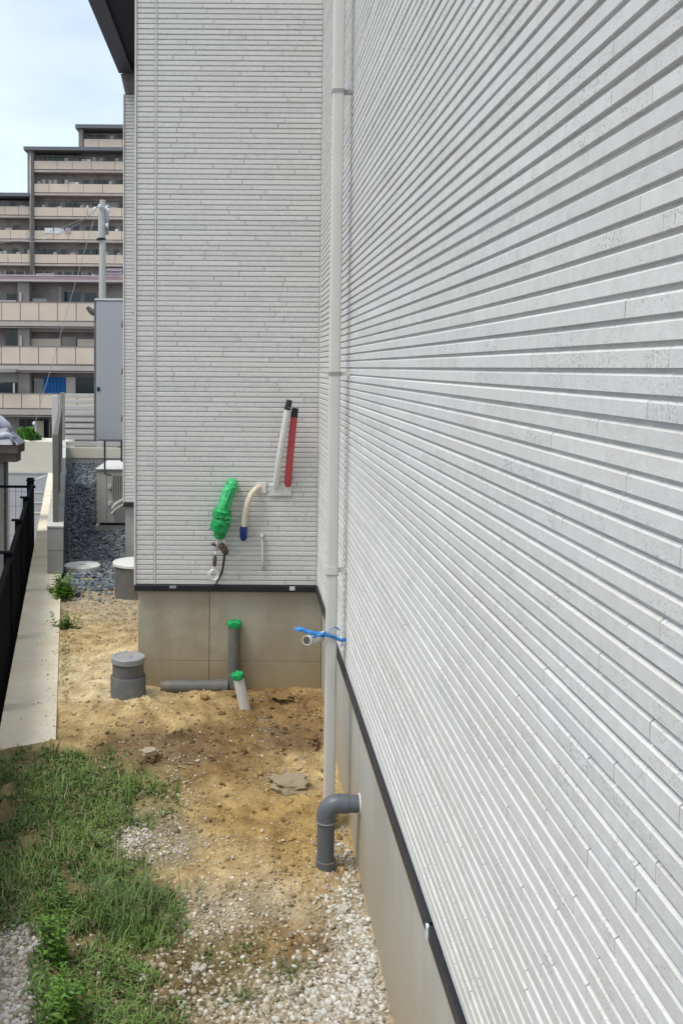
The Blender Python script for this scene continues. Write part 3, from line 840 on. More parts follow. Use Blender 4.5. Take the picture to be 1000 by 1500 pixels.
# white conduit
C1 = empty('white_conduit', P(402, 710, DW - 0.02), 'white conduit sticking up from wall plate with dark tip, left of red one', 'conduit')
MB().tube(pts([(404, 713, 0.006), (405, 700, 0.03), (410, 665, 0.06), (416, 630, 0.085), (422, 596, 0.10)]), 0.0165, 16).build('tube', M['white_pl'], C1, smooth=40)
MB().tube(pts([(421, 600, 0.099), (424, 586, 0.102)]), [0.0178, 0.014], 16).build('dark_tip', M['black'], C1, smooth=40)
C2 = empty('red_conduit', P(421, 711, DW - 0.02), 'red conduit sticking up from wall plate with dark tip', 'conduit')
MB().tube(pts([(421.5, 711, 0.006), (422, 700, 0.025), (425, 665, 0.045), (428, 635, 0.06), (431, 607, 0.07)]), 0.0178, 16).build('tube', M['red_pl'], C2, smooth=40)
MB().tube(pts([(430.5, 611, 0.07), (432.5, 598, 0.073)]), [0.0182, 0.0165], 16).build('dark_tip', M['black'], C2, smooth=40)
pa, pb = P(394, 726, DW), P(427, 709, DW)
PL = MB().box(pa.x, pb.x, DW - 0.016, DW - 0.001, pa.z, pb.z, bev=0.003).build('wall_plate', M['caulk'], origin=((pa.x + pb.x) / 2, DW, pa.z))
tag(PL, 'small pale sealing plate on return wall where the two conduits come out', 'wall plate')
pa, pb = P(376, 722, DW), P(390, 706, DW)
PL2 = MB().box(pa.x, pb.x, DW - 0.014, DW - 0.001, pa.z, pb.z, bev=0.002).build('wall_plate', M['white_pl'], origin=((pa.x + pb.x) / 2, DW, pa.z))
tag(PL2, 'small white patch of sealant on return wall where the cream hose comes out', 'wall plate')
# cream hose with blue end
H1 = empty('cream_hose', P(378, 712, DW - 0.02), 'cream hose bending down from the return wall with dark blue taped end', 'hose')
MB().tube(pts([(380, 713, 0.004), (375, 716, 0.035), (368, 724, 0.05), (362, 738, 0.055), (358.5, 755, 0.055), (357, 775, 0.05)]), 0.0150, 16).build('tube', M['cream_pl'], H1, smooth=40)
MB().tube(pts([(357, 771, 0.05), (356.8, 775, 0.05), (356.5, 788, 0.048), (356.3, 792, 0.048)]), [0.017, 0.019, 0.0185, 0.010], 16).build('taped_end', M['blue_cap'], H1, smooth=40)
# green taped bundle
B = empty('taped_bundle', P(338, 712, DW - 0.02), 'bundle of pipes wrapped in green tape drooping from the return wall with wires below', 'pipe bundle')
rr = random.Random(11)
def bundle(lst, rads, nn=20, jit=0.05):
    q = pts(lst); fine = []; rf = []
    for i in range(len(q) - 1):
        for j in range(5):
            fine.append(q[i].lerp(q[i + 1], j / 5)); rf.append(rads[i] + (rads[i + 1] - rads[i]) * j / 5)
    fine.append(q[-1]); rf.append(rads[-1])
    mbx = MB(); mbx.tube(fine, rf, nn)
    amp = min(0.008, max(rads) * 0.22)
    nv = []
    for p in mbx.v:
        p = Vector(p); w = mnoise.noise(Vector((p.x * 60, p.y * 60, p.z * 95))); w2 = abs(mnoise.noise(Vector((p.x * 140 + p.z * 60, p.y * 140, p.z * 170))))
        nv.append(p + Vector((w * 0.8, -w - w2 * 0.7, w2 * 0.5)) * amp)
    mbx.v = nv
    mbx.v = [tuple(Vector(p) + Vector((rr.uniform(-jit, jit), rr.uniform(-jit, jit), rr.uniform(-jit, jit))) * 0.05) for p in mbx.v]
    return mbx
bundle([(341, 706, 0.01), (339, 712, 0.045), (334, 724, 0.06), (330, 736, 0.065), (327, 748, 0.065), (325, 758, 0.063)],
       [0.022, 0.034, 0.033, 0.034, 0.036, 0.034]).build('wrapped_pipes', M['green_l'], B, smooth=60)
bundle([(333, 708, 0.06), (346, 709, 0.06)], [0.014, 0.014], 12).build('tape_fold', M['green'], B, smooth=60)
bundle([(341, 712, 0.085), (336, 725, 0.095), (331, 738, 0.1), (328, 750, 0.1)], [0.008, 0.010, 0.009, 0.007], 8, 0.04).build('tape_fold', M['green'], B, smooth=60)
bundle([(326, 745, 0.064), (325.5, 749, 0.064), (325, 756, 0.064), (324.6, 760, 0.064)], [0.034, 0.047, 0.047, 0.036]).build('tape_wrap', M['green'], B, smooth=60)
bundle([(324, 757, 0.064), (323.5, 764, 0.064), (322.5, 775, 0.06), (322, 783, 0.057), (321.6, 788, 0.055)], [0.040, 0.044, 0.042, 0.030, 0.026]).build('wrapped_pipes', M['green'], B, smooth=60)
bundle([(309, 771, 0.05), (313, 765, 0.07), (320, 760, 0.09)], [0.006, 0.012, 0.010], 8).build('tape_tail', M['green_l'], B, smooth=60)
bundle([(307, 773, 0.05), (313, 775, 0.06), (318, 777, 0.08)], [0.004, 0.008, 0.006], 8).build('tape_tail', M['green_l'], B, smooth=60)
bundle([(330, 759, 0.105), (337, 759, 0.09), (338, 764, 0.085), (331, 765, 0.1)], [0.006, 0.008, 0.008, 0.006], 8).build('tape_tail', M['green_l'], B, smooth=60)
MB().tube(pts([(320, 786, 0.055), (318.5, 795, 0.05), (317, 806, 0.045)]), 0.0085, 10).build('wire', M['white_pl'], B, smooth=True)
MB().tube(pts([(326, 786, 0.055), (328, 794, 0.05), (330, 802, 0.05)]), 0.0085, 10).build('wire', M['white_pl'], B, smooth=True)
bundle([(321, 803, 0.055), (325, 799, 0.06), (329, 806, 0.06), (333, 811, 0.05)], [0.009, 0.016, 0.018, 0.008], 10, 0.06).build('wire_knot', M['brown'], B, smooth=60)
bundle([(310, 797, 0.045), (313, 797, 0.05), (318, 800, 0.05)], [0.005, 0.009, 0.005], 8, 0.04).build('wire_knot', M['brown'], B, smooth=60)
MB().tube(pts([(317, 806, 0.045), (315, 815, 0.042)]), 0.005, 8).build('wire', M['white_pl'], B, smooth=True)
MB().tube(pts([(315.3, 813, 0.042), (315, 817, 0.042), (314.3, 826, 0.04), (314, 830, 0.04)]), [0.006, 0.0105, 0.0105, 0.006], 10).build('connector', M['brown'], B, smooth=40)
ring = [(311 + 7.0 * math.cos(a) + 0.4 * a * (1 if a < 7 else 1), 842 + 7.5 * math.sin(a), 0.035 + 0.004 * a / 6) for a in np.linspace(-1.5, 10.5, 40)]
MB().tube(pts([(314, 829, 0.04)] + ring), 0.0045, 8).build('wire_coil', M['white_pl'], B, smooth=True)
MB().tube(pts([(329, 806, 0.06), (327.5, 820, 0.05), (325.5, 835, 0.045), (320, 849, 0.04), (314, 859, 0.035), (311, 866, 0.03)]), 0.0036, 8).build('dark_wire', M['black'], B, smooth=True)
MB().tube(pts([(330, 806, 0.05), (329, 822, 0.045), (326, 838, 0.04), (321, 848, 0.035)]), 0.0032, 8).build('dark_wire', M['brown'], B, smooth=True)
# thin upright white tube
TW = empty('thin_tube', P(385, 835, DW - 0.02), 'thin pale tube hanging upright on the return wall right of the cream hose', 'tube')
MB().tube(pts([(383.5, 785, 0.02), (384.5, 800, 0.022), (385, 820, 0.022), (385.5, 836, 0.018)]), 0.0062, 10).build('tube', M['caulk'], TW, smooth=True)
MB().tube(pts([(383.2, 784, 0.012), (383.2, 784, 0.034)]), 0.009, 12).build('screw_cap', M['white_pl'], TW, smooth=40)

# ------------------------------------------------------------------ plot edge: kerb, block wall, fences
def prism_line(mbx, a0, a1, d0, d1, z0, z1):
    vs = [(bx(a0, d0), d0, z0), (bx(a1, d0), d0, z0), (bx(a1, d1), d1, z0), (bx(a0, d1), d1, z0),
          (bx(a0, d0), d0, z1), (bx(a1, d0), d0, z1), (bx(a1, d1), d1, z1), (bx(a0, d1), d1, z1)]
    return mbx.add(vs, [(0, 3, 2, 1), (4, 5, 6, 7), (0, 1, 5, 4), (1, 2, 6, 5), (2, 3, 7, 6), (3, 0, 4, 7)])
KB = empty('kerb', (bx(-0.17, 6), 6, 0), 'wide pale concrete kerb along the left edge of the soil', 'kerb')
for (d0, d1) in ((-3.0, 3.9), (3.903, 5.9), (5.903, 7.9), (7.903, 10.9), (10.903, 14.8)):
    prism_line(MB(), -0.318, -0.060, d0, d1, -0.75, 0.022).build('kerb_section', M['kerb'], KB)
BW = empty('block_wall', (bx(-0.1, 7.6), 7.6, 0), 'low concrete block wall carrying the grey brown fence beside dark gravel', 'wall')
z1 = 0.40
dblk = [7.58]
while dblk[-1] < 16.2: dblk.append(dblk[-1] + 0.4)
for row in range(2):
    z0 = 0.022 + row * 0.187
    off = 0 if row == 0 else 0.2
    ed = [7.58] + [d + off for d in dblk[1:]]
    for i in range(len(ed) - 1):
        prism_line(MB(), -0.172, -0.044, ed[i] + 0.001, ed[i + 1] - 0.003, z0 + 0.002, z0 + 0.185).build('block', M['block'], BW)
prism_line(MB(), -0.175, -0.041, 7.575, 16.4, 0.3975, 0.408).build('wall_cap', M['blocktop'], BW)
FN = empty('panel_fence', (bx(-0.1, 7.8), 7.8, 0.41), 'solid grey brown panel fence on the low block wall seen almost edge on', 'fence')
ztf = EYE - 0.566
for i in range(3):
    d0 = 7.79 + i * 1.8
    prism_line(MB(), -0.120, -0.096, d0 + 0.045, d0 + 1.755, 0.42, ztf - 0.02).build('fence_panel', M['brownfence'], FN)
for i in range(4):
    d0 = 7.77 + i * 1.8
    prism_line(MB(), -0.130, -0.084, d0, d0 + 0.05, 0.409, ztf).build('post', M['brownfence'], FN)
prism_line(MB(), -0.128, -0.086, 7.83, 13.15, ztf - 0.018, ztf + 0.004).build('top_rail', M['brownfence'], FN)

BF = empty('black_fence', (bx(-0.36, 6), 6, -0.6), 'black metal fence on the neighbour side of the kerb', 'fence')
zf = EYE - 1.165
for i in range(10):
    d = 9.43 - i * 1.22
    prism_line(MB(), -0.395, -0.345, d - 0.025, d + 0.025, -0.62, zf + 0.02).build('post', M['blackfence'], BF)
    prism_line(MB(), -0.42, -0.335, d - 0.032, d + 0.032, zf + 0.0205, zf + 0.03).build('post_cap', M['blackfence'], BF)
prism_line(MB(), -0.375, -0.345, -1.5, 9.4, zf - 0.03, zf).build('top_rail', M['blackfence'], BF)
prism_line(MB(), -0.375, -0.345, -1.5, 9.4, -0.55, -0.52).build('bottom_rail', M['blackfence'], BF)
mb = MB(); d = -1.4
while d < 9.38:
    prism_line(mb, -0.368, -0.352, d, d + 0.03, -0.518, zf - 0.032); d += 0.045
mb.build('balusters', M['blackfence'], BF, kind='stuff')
# end post with cross rail of a wire fence running left
p0 = P(45, 713, 9.5)
WF = empty('wire_fence', (p0.x, 9.5, -0.6), 'thin dark wire fence running left from the end of the black fence', 'fence')
MB().box(p0.x - 0.03, p0.x + 0.03, 9.47, 9.53, -0.62, P(45, 700, 9.5).z).build('post', M['blackfence'], WF)
MB().box(-3.4, p0.x + 0.05, 9.49, 9.51, p0.z - 0.012, p0.z + 0.012).build('top_rail', M['blackfence'], WF)
mb = MB(); x = -3.4
while x < p0.x: mb.box(x, x + 0.004, 9.497, 9.501, -0.6, p0.z - 0.013); x += 0.06
for k in range(6):
    mb.box(-3.4, p0.x - 0.031, 9.5015, 9.505, p0.z - 0.05 - 0.15 * k, p0.z - 0.046 - 0.15 * k)
mb.build('wire_mesh', M['ac_dark'], WF, kind='stuff')

# slat fence at the end of the gravel path
SF = empty('slat_fence', (-2.4, 16.45, 0), 'pale grey horizontal slat fence on a low wall at the end of the gravel path', 'fence')
xa, xb_ = P(95, 600, 16.4).x, -0.55
zc0, zc1 = P(120, 671, 16.4).z, P(120, 656, 16.4).z
MB().box(xa - 0.1, xb_, 16.41, 16.55, -0.1, zc0).build('base_wall', M['block'], SF)
MB().box(xa - 0.1, xb_, 16.40, 16.56, zc0 + 0.002, zc1).build('base_cap', M['cream'], SF)
ztop = P(120, 577, 16.4).z
ns = 9; ph = (ztop - zc1) / ns
for i in range(ns):
    MB().box(xa, xb_, 16.44, 16.47, zc1 + i * ph + 0.035, zc1 + (i + 1) * ph, bev=0.004).build('slat', M['slat'], SF)
for x in (xa - 0.09, xa + 0.9, xa + 1.8):
    MB().box(x, x + 0.07, 16.475, 16.54, zc1 + 0.002, ztop + 0.02).build('post', M['slat_post'], SF)
# corner post nearer the panel fence
cp = P(82, 620, 15.0)
o = MB().box(cp.x - 0.05, cp.x + 0.05, 14.95, 15.05, -0.7, P(82, 579, 15.0).z, bev=0.006).build('corner_post', M['slat'], origin=(cp.x, 15.0, -0.7))
tag(o, 'plain pale grey square post standing beyond the panel fence', 'post')

# ------------------------------------------------------------------ cabinet and air conditioner on the bay side wall
dc = 9.0
x0, x1 = P(141, 540, dc).x, P(181, 540, dc).x
zb, zt2 = P(160, 646, dc).z, P(160, 440, dc).z
CB = empty('meter_cabinet', (x0, dc, zb), 'tall flat grey metal cabinet mounted high on the far side wall', 'cabinet')
MB().box(x0, XB - 0.03, dc + 0.012, dc + 0.34, zb, zt2, bev=0.004).build('cabinet_body', M['metal_box'], CB)
MB().box(x0 + 0.012, x1 + 0.01, dc, dc + 0.0105, zb + 0.012, zt2 - 0.012, bev=0.003).build('door', M['metal_box'], CB)
MB().box(x0 - 0.022, x0 - 0.001, dc + 0.02, dc + 0.33, zb - 0.005, zt2 + 0.005).build('side_flange', M['pvc_grey'], CB)
MB().box(x0 - 0.01, XB - 0.03, dc - 0.005, dc + 0.35, zt2 + 0.0015, zt2 + 0.018).build('lit_top_rim', M['metal_rim'], CB)  # paler than the body: light on the top edge put into the colour
k0 = P(144.5, 570, dc)
MB().box(k0.x - 0.014, k0.x + 0.014, dc - 0.008, dc - 0.0005, k0.z - 0.02, k0.z + 0.02, bev=0.003).build('lock', M['black'], CB)
for zz in (zb + 0.22, (zb + zt2) / 2, zt2 - 0.22):
    MB().tube([(x1 - 0.012, dc - 0.004, zz - 0.03), (x1 - 0.012, dc - 0.004, zz + 0.03)], 0.006, 8).build('hinge', M['pvc_grey'], CB, smooth=True)
MB().tube([P(139, 458, dc + 0.1), P(134, 456, dc + 0.1), P(128, 450, dc + 0.1)], [0.035, 0.028, 0.018], 12).build('cable_spout', M['brown'], CB, smooth=40)
MB().tube([(P(151.5, 0, dc).x, dc + 0.1, zb), (P(151.5, 0, dc).x, dc + 0.1, 0.66), (P(151.5, 0, dc).x, dc + 0.5, 0.60)], 0.010, 10).build('cable', M['pvc_grey'], CB, smooth=40)
MB().tube([(P(177, 0, dc).x, dc + 0.1, zb), (P(177, 0, dc).x, dc + 0.1, zb - 0.2), (P(190, 0, dc).x, dc + 0.1, zb - 0.22)], 0.010, 10).build('cable', M['pvc_grey'], CB, smooth=40)
for z in (zb + 0.2, zt2 - 0.2):
    MB().box(XB - 0.0295, XB - 0.0115, dc + 0.05, dc + 0.3, z - 0.03, z + 0.03).build('wall_bracket', M['metal_rim'], CB)

da = 9.6
ax0, ax1 = P(142, 730, da).x, P(142, 730, da).x + 0.31
AC = empty('air_conditioner', ((ax0 + ax1) / 2, da + 0.4, 0), 'beige outdoor air conditioner unit on dark gravel under the grey cabinet', 'air conditioner')
za = 0.10; zA = P(160, 689, da).z
MB().box(ax0, ax1, da, da + 0.8, za, zA, bev=0.008).build('casing', M['ac'], AC)
MB().box(ax0 - 0.012, ax1 + 0.012, da - 0.012, da + 0.812, zA + 0.001, zA + 0.022, bev=0.006).build('top_cover', M['lid'], AC)
MB().box(ax0 + 0.10, ax0 + 0.105, da - 0.0012, da - 0.0004, za + 0.01, zA - 0.01).build('casing_seam', M['ac_dark'], AC)
gx0 = ax0 + 0.155
MB().box(gx0, ax1 - 0.02, da - 0.0025, da - 0.0005, za + 0.24, zA - 0.05).build('grille_recess', M['ac_dark'], AC)
x = gx0 + 0.004
while x < ax1 - 0.03:
    MB().box(x, x + 0.007, da - 0.009, da - 0.0028, za + 0.24, zA - 0.05).build('grille_fin', M['ac'], AC); x += 0.018
for zz in (0.45, 0.28):
    MB().box(ax0 + 0.112, ax0 + 0.148, da - 0.016, da - 0.001, zz, zz + 0.04, bev=0.003).build('valve_cover', M['lid'], AC)
for k in range(2):
    zz = 0.30 - 0.05 * k
    MB().tube([(ax0 + 0.16, da - 0.03, zz - 0.05), (ax0 + 0.2, da - 0.04, zz), (ax0 + 0.27, da - 0.035, zz + 0.045), (ax0 + 0.40, da - 0.02, zz + 0.06), (XB - 0.012, da + 0.0, zz + 0.06)], 0.017, 12).build('duct', M['lid'], AC, smooth=40)
for dd in (da + 0.02, da + 0.62):
    MB().box(ax0 - 0.02, ax1 + 0.05, dd, dd + 0.14, -0.02, 0.075, bev=0.006).build('support_block', M['blocktop'], AC)
    MB().box(ax0 + 0.02, ax1 - 0.01, dd + 0.03, dd + 0.1, 0.0755, 0.0995).build('foot', M['black'], AC)

# ------------------------------------------------------------------ neighbour gate roof at far left
g0 = P(0, 700, 10.2)
GT = empty('gate_shelter', (P(-25, 0, 10.2).x, 10.4, -0.62), 'neighbour gate post under a small blue grey tiled roof at the left edge', 'gate roof')
gx = P(9, 750, 10.2).x
MB().box(gx - 0.13, gx, 10.2, 10.33, -0.62, P(0, 660, 10.2).z, bev=0.006).build('gate_post', M['post_g'], GT)
MB().box(gx - 0.012, gx + 0.012, 10.17, 10.196, -0.62, P(0, 670, 10.2).z).build('post_trim', M['black'], GT)
ze = P(0, 662, 10.2).z
ex1 = P(28, 655, 10.1).x
MB().box(ex1 - 1.8, P(20, 0, 10.1).x, 10.12, 10.34, P(0, 677, 10.1).z, ze - 0.002).build('beam', M['wood_d'], GT)
MB().box(ex1 - 1.9, ex1, 10.05, 10.38, ze, P(0, 651, 10.1).z).build('eave_board', M['wood_d'], GT)
zr0 = P(0, 651, 10.1).z + 0.002; zr = P(10, 622, 10.4).z
xm = ex1 - 0.95
mb = MB()
mb.add([(ex1 - 1.92, 10.03, zr0), (ex1 + 0.01, 10.03, zr0), (ex1 + 0.01, 10.40, zr0), (ex1 - 1.92, 10.40, zr0),
        (ex1 - 1.7, 10.19, zr), (ex1 - 0.16, 10.19, zr), (ex1 - 0.16, 10.24, zr), (ex1 - 1.7, 10.24, zr)],
       [(0, 3, 2, 1), (4, 5, 6, 7), (0, 1, 5, 4), (1, 2, 6, 5), (2, 3, 7, 6), (3, 0, 4, 7)])
mb.build('roof_slope', M['tile'], GT)
for i in range(10):
    x = ex1 - 0.03 - i * 0.17
    MB().tube([(x, 10.02, zr0 + 0.012), (x - 0.10, 10.15, zr0 * 0.3 + zr * 0.7 + 0.01)] , 0.018, 8).build('roof_tile', M['tile'], GT, smooth=True)
za_ = P(0, 606, 10.5).z
rid = [P(-60, 618, 10.22), P(-20, 615, 10.22), P(0, 618, 10.22), P(10, 624, 10.22), P(18, 631, 10.22)]
MB().tube(rid, [0.075, 0.075, 0.07, 0.05, 0.025], 14).build('ridge_tile', M['tile_l'], GT, smooth=True)
MB().tube([P(-5, 640, 10.1), P(10, 637, 10.1), P(24, 642, 10.1)], [0.04, 0.035, 0.02], 10).build('hip_tile', M['tile_l'], GT, smooth=True)

# ------------------------------------------------------------------ across the road
CW = empty('retaining_wall', (-6, 20.6, -0.62), 'sunlit cream concrete retaining wall across the road', 'wall')
zl, zh_ = -0.64, P(40, 645, 20.2).z
MB().box(-16, P(100, 0, 20.2).x, 20.2, 20.9, zl, zh_, bev=0.03).build('wall_face', M['cream'], CW)
MB().box(-16, P(9, 0, 20.2).x, 20.195, 20.1995, zl, zh_).build('shaded_panel', M['block'], CW) if False else None
KBR = MB().box(-16, P(95, 0, 19.6).x, 20.02, 20.19, -0.62, -0.56, bev=0.01).build('sidewalk', M['block'], kind='structure')
a = G(51, 703, -0.616); b = G(67, 697, -0.616)
mb = MB(); w = Vector((0.0, 0.35, 0))
mb.obox(a, b - a, w, (0, 0, 0.003)); mb.build('road_line', M['paint'], kind='structure')
a = G(50, 774, -0.616); b = G(60, 767, -0.616)
mb = MB(); mb.obox(a, b - a, Vector((0, 0.3, 0)), (0, 0, 0.003)); mb.build('road_line', M['paint'], kind='structure')
for i, y in enumerate((722, 737, 752)):
    p = G(56, y, -0.6)
    MB().box(p.x - 0.12, p.x + 0.4, p.y, p.y + 0.10, -0.62, -0.59, bev=0.008).build('road_gutter', M['block'], kind='structure')

def leaf_cluster(c, n, spread, h, wid, colr, seed, upright=0.5, name='leaf', lean=0.5):
    r = random.Random(seed); vs = []; fs = []; cs = []
    for _ in range(n):
        a = r.uniform(0, 2 * math.pi); q = math.sqrt(r.random())
        b = Vector((c[0] + spread[0] * q * math.cos(a), c[1] + spread[1] * q * math.sin(a), c[2]))
        hh = h * r.uniform(0.5, 1.1); az = r.uniform(0, 2 * math.pi); ln = lean * r.uniform(0.1, 1.2)
        out = Vector((math.cos(az), math.sin(az), 0)); sd = Vector((-math.sin(az), math.cos(az), 0)) * wid * r.uniform(0.6, 1.2)
        p1 = b + out * hh * ln * 0.35 + Vector((0, 0, hh * 0.55)); p2 = b + out * hh * ln + Vector((0, 0, hh * (1 - 0.35 * ln)))
        o = len(vs); vs += [b - sd * 0.4, b + sd * 0.4, p1 + sd, p1 - sd, p2]
        fs += [(o, o + 1, o + 2, o + 3), (o + 3, o + 2, o + 4)]
        k = r.uniform(0.7, 1.25); cc = (colr[0] * k * r.uniform(0.85, 1.2), colr[1] * k, colr[2] * k)
        cs += [cc] * 5
    mbx = MB(); mbx.v = [tuple(v) for v in vs]; mbx.f = fs; mbx.c = cs
    return mbx
SH = empty('shrub', (P(42, 0, 20.5).x, 20.5, zh_), 'low bright green bush growing on top of the cream retaining wall', 'bush')
leaf_cluster((P(36, 0, 20.5).x, 20.5, zh_), 500, (0.16, 0.15), 0.28, 0.035, (0.10, 0.24, 0.03), 5).build('foliage', M['grass'], SH)
leaf_cluster((P(48, 0, 20.4).x, 20.35, zh_ - 0.12), 400, (0.12, 0.1), 0.28, 0.035, (0.055, 0.15, 0.02), 6).build('foliage', M['grass'], SH)

# ------------------------------------------------------------------ apartment buildings
def apt(name, d, loc, label, tiers, floors, roof_slabs, cols_, zlow, panel_w, depth, recess, par_h, extra=None, seed=1):
    """tiers: per floor (x_left, x_right) in photo pixels; floors: parapet top y pixel"""
    r = random.Random(seed)
    B_ = empty(name, loc, label, 'apartment building')
    ym = 350 if d > 100 else 500
    X = lambda x: uv_(x, ym)[0] * d / F
    Z = lambda y: EYE - uv_(100, y)[1] * d / F
    return B_, X, Z, r
d1 = 118.0
A1, X1, Z1, r1 = apt('apartment_building', d1, ((100 - CX) * d1 / F, d1, -3.4), 'tall stepped beige apartment block with long balconies under the sky', None, None, None, None, 0, 0, 0, 0, 0)
XR = 260
def wallblock(x0, x1, y0, y1, dd0, dd1, m, X, Z, par, name):
    MB().box(X(x0), X(x1), dd0, dd1, Z(y1), Z(y0)).build(name, m, par)
# masses (set back behind the balconies)
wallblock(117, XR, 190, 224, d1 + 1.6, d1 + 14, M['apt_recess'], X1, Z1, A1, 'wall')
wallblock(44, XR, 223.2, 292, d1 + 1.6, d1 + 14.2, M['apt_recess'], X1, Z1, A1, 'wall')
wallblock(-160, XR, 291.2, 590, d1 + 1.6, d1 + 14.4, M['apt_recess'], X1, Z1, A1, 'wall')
# roof slabs
for (x0, x1, y0, y1) in ((112, XR, 183.5, 189), (37, XR, 216.5, 221.5), (-160, 45, 284, 289)):
    MB().box(X1(x0), X1(x1), d1 - 0.6, d1 + 15, Z1(y1), Z1(y0)).build('roof', M['apt_roof'], A1)
# end walls and columns
for (x0, x1, y0, y1) in ((116, 122, 189.5, 216), (41.5, 45, 222, 285), (45.3, 50, 222, 404)):
    MB().box(X1(x0), X1(x1), d1 - 0.15, d1 + 1.58, Z1(y1), Z1(y0)).build('end_wall', M['apt_col'], A1)
MB().tube([(X1(46.2), d1 - 0.3, Z1(404)), (X1(46.2), d1 - 0.3, Z1(222))], 0.12, 8).build('drain_pipe', M['apt_div'], A1, smooth=True)
fl1 = [(203.5, 215, 123, XR), (236, 248, 50.5, XR), (269.5, 282, 50.5, XR), (304, 316.5, 50.5, XR), (338, 350.5, 50.5, XR), (373, 385.5, 50.5, XR),
       (303, 315, -160, 44), (337.5, 350, -160, 44), (372.5, 385, -160, 44), (407, 420, -160, XR)]
for (y0, y1, xa_, xb2) in fl1:
    bal = MB().box(X1(xa_), X1(xb2), d1, d1 + 1.5, Z1(y1 + 4.2), Z1(y1 + 1.2)).build('balcony', M['apt_slab'], A1)
    x = xa_; i = 0
    while x < min(xb2, 205) - 0.5 or (xb2 <= 44 and x < xb2 - 1):
        w = r1.choice((22, 28, 34)) if xb2 > 50 else r1.choice((20, 24))
        e = min(x + w, xb2)
        if e > -40:
            MB().box(X1(x + 0.3), X1(e - 0.3), d1 + 0.0, d1 + 0.16, Z1(y1), Z1(y0)).build('balcony_panel', M['apt_panel'], bal)
        x = e
    # back wall of the balcony: windows, partitions and laundry
    yt = y0 - 17
    x = xa_ + 4
    while x < min(xb2, 200):
        if x > -20:
            k = r1.random()
            if k < 0.5:
                wp = MB().box(X1(x), X1(x + 9), d1 + 1.50, d1 + 1.585, Z1(y0 + 6), Z1(y0 - 11)).build('window', M['apt_div'], A1)
                MB().box(X1(x + 0.8), X1(x + 4.3), d1 + 1.46, d1 + 1.495, Z1(y0 + 5), Z1(y0 - 10)).build('pane', M['glass'], wp)
                MB().box(X1(x + 4.8), X1(x + 8.3), d1 + 1.46, d1 + 1.495, Z1(y0 + 5), Z1(y0 - 10)).build('pane', M['glass'], wp)
            elif k < 0.66:
                MB().box(X1(x), X1(x + 5), d1 + 0.3, d1 + 0.4, Z1(y0 + 4), Z1(y0 - r1.uniform(3, 7))).build('partition', M['apt_div'], A1)
            elif k < 0.80:
                MB().box(X1(x), X1(x + r1.uniform(4, 10)), d1 + 0.4, d1 + 0.5, Z1(y0 + 5), Z1(y0 - r1.uniform(2, 4))).build('low_screen', M['apt_slab'], A1)
            elif k < 0.86:
                MB().box(X1(x), X1(x + r1.uniform(3, 6)), d1 + 0.3, d1 + 0.5, Z1(y0 + 3), Z1(y0 - 3.5)).build('air_unit', M['laundry'], A1)
        x += r1.uniform(6, 11)
for (x0, x1, dy) in ((66, 78, 4), (80, 89, 4), (96, 104, 3)):
    o = MB().box(X1(x0), X1(x1), d1 - 0.05, d1 - 0.01, Z1(342), Z1(334)).build('bedding', M['laundry'] if x0 < 90 else M['laundry_p'], A1)

d2 = 62.0
A2, X2, Z2, r2 = apt('apartment_building', d2, ((50 - CX) * d2 / F, d2, -3.4), 'lower nearer beige apartment wing with wide panelled balconies and blue curtain', None, None, None, None, 0, 0, 0, 0, 0)
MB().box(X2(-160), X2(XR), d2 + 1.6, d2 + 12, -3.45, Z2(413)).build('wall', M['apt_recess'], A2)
MB().box(X2(-160), X2(XR), d2 + 0.0, d2 + 12.1, Z2(412.6), Z2(409.6)).build('roof_edge', M['greyrail'], A2)
MB().box(X2(-160), X2(XR), d2 + 0.02, d2 + 0.14, Z2(409.4), Z2(405.5)).build('roof_parapet', M['pinkrail'], A2)
MB().box(X2(-160), X2(XR), d2 + 0.04, d2 + 0.10, Z2(404.6), Z2(402.8)).build('roof_rail', M['greyrail'], A2)
x = -20
while x < 200:
    MB().box(X2(x), X2(x + 0.9), d2 + 0.05, d2 + 0.09, Z2(405.4), Z2(397)).build('rail_post', M['pinkrail'], A2); x += 14
for (x0, x1, y0, y1) in ((52, 78, 400, 404.5), (155, 178, 392, 396), (155, 178, 398, 401)):
    MB().box(X2(x0), X2(x1), d2 + 0.3, d2 + 0.4, Z2(y1), Z2(y0)).build('roof_screen', M['laundry_p'], A2)
offs = {443.5: 3, 508.5: 2, 577.5: 4}
for (y0, y1, ys0, ys1, xe) in ((443.5, 470, 471.5, 478, 200), (508.5, 533.5, 536, 543, 200), (577.5, 598.5, 600, 608, 200)):
    bal = MB().box(X2(-160), X2(XR), d2, d2 + 1.5, Z2(ys1), Z2(ys0)).build('balcony', M['apt_slab'], A2)
    MB().box(X2(-160), X2(XR), d2 + 0.06, d2 + 0.1, Z2(ys0 - 0.1), Z2(y1 + 0.1)).build('parapet_base', M['apt_wall'], bal)
    x = offs[y0] - 54.0
    while x < 175:
        MB().box(X2(x + 0.35), X2(x + 26.6), d2 + 0.0, d2 + 0.12, Z2(y1), Z2(y0), bev=0.015).build('balcony_panel', M['apt_panel'], bal)
        x += 27.2
    MB().box(X2(-160), X2(XR), d2 - 0.02, d2 + 0.14, Z2(y0 - 0.1), Z2(y0 - 1.3)).build('handrail', M['apt_col'], bal)
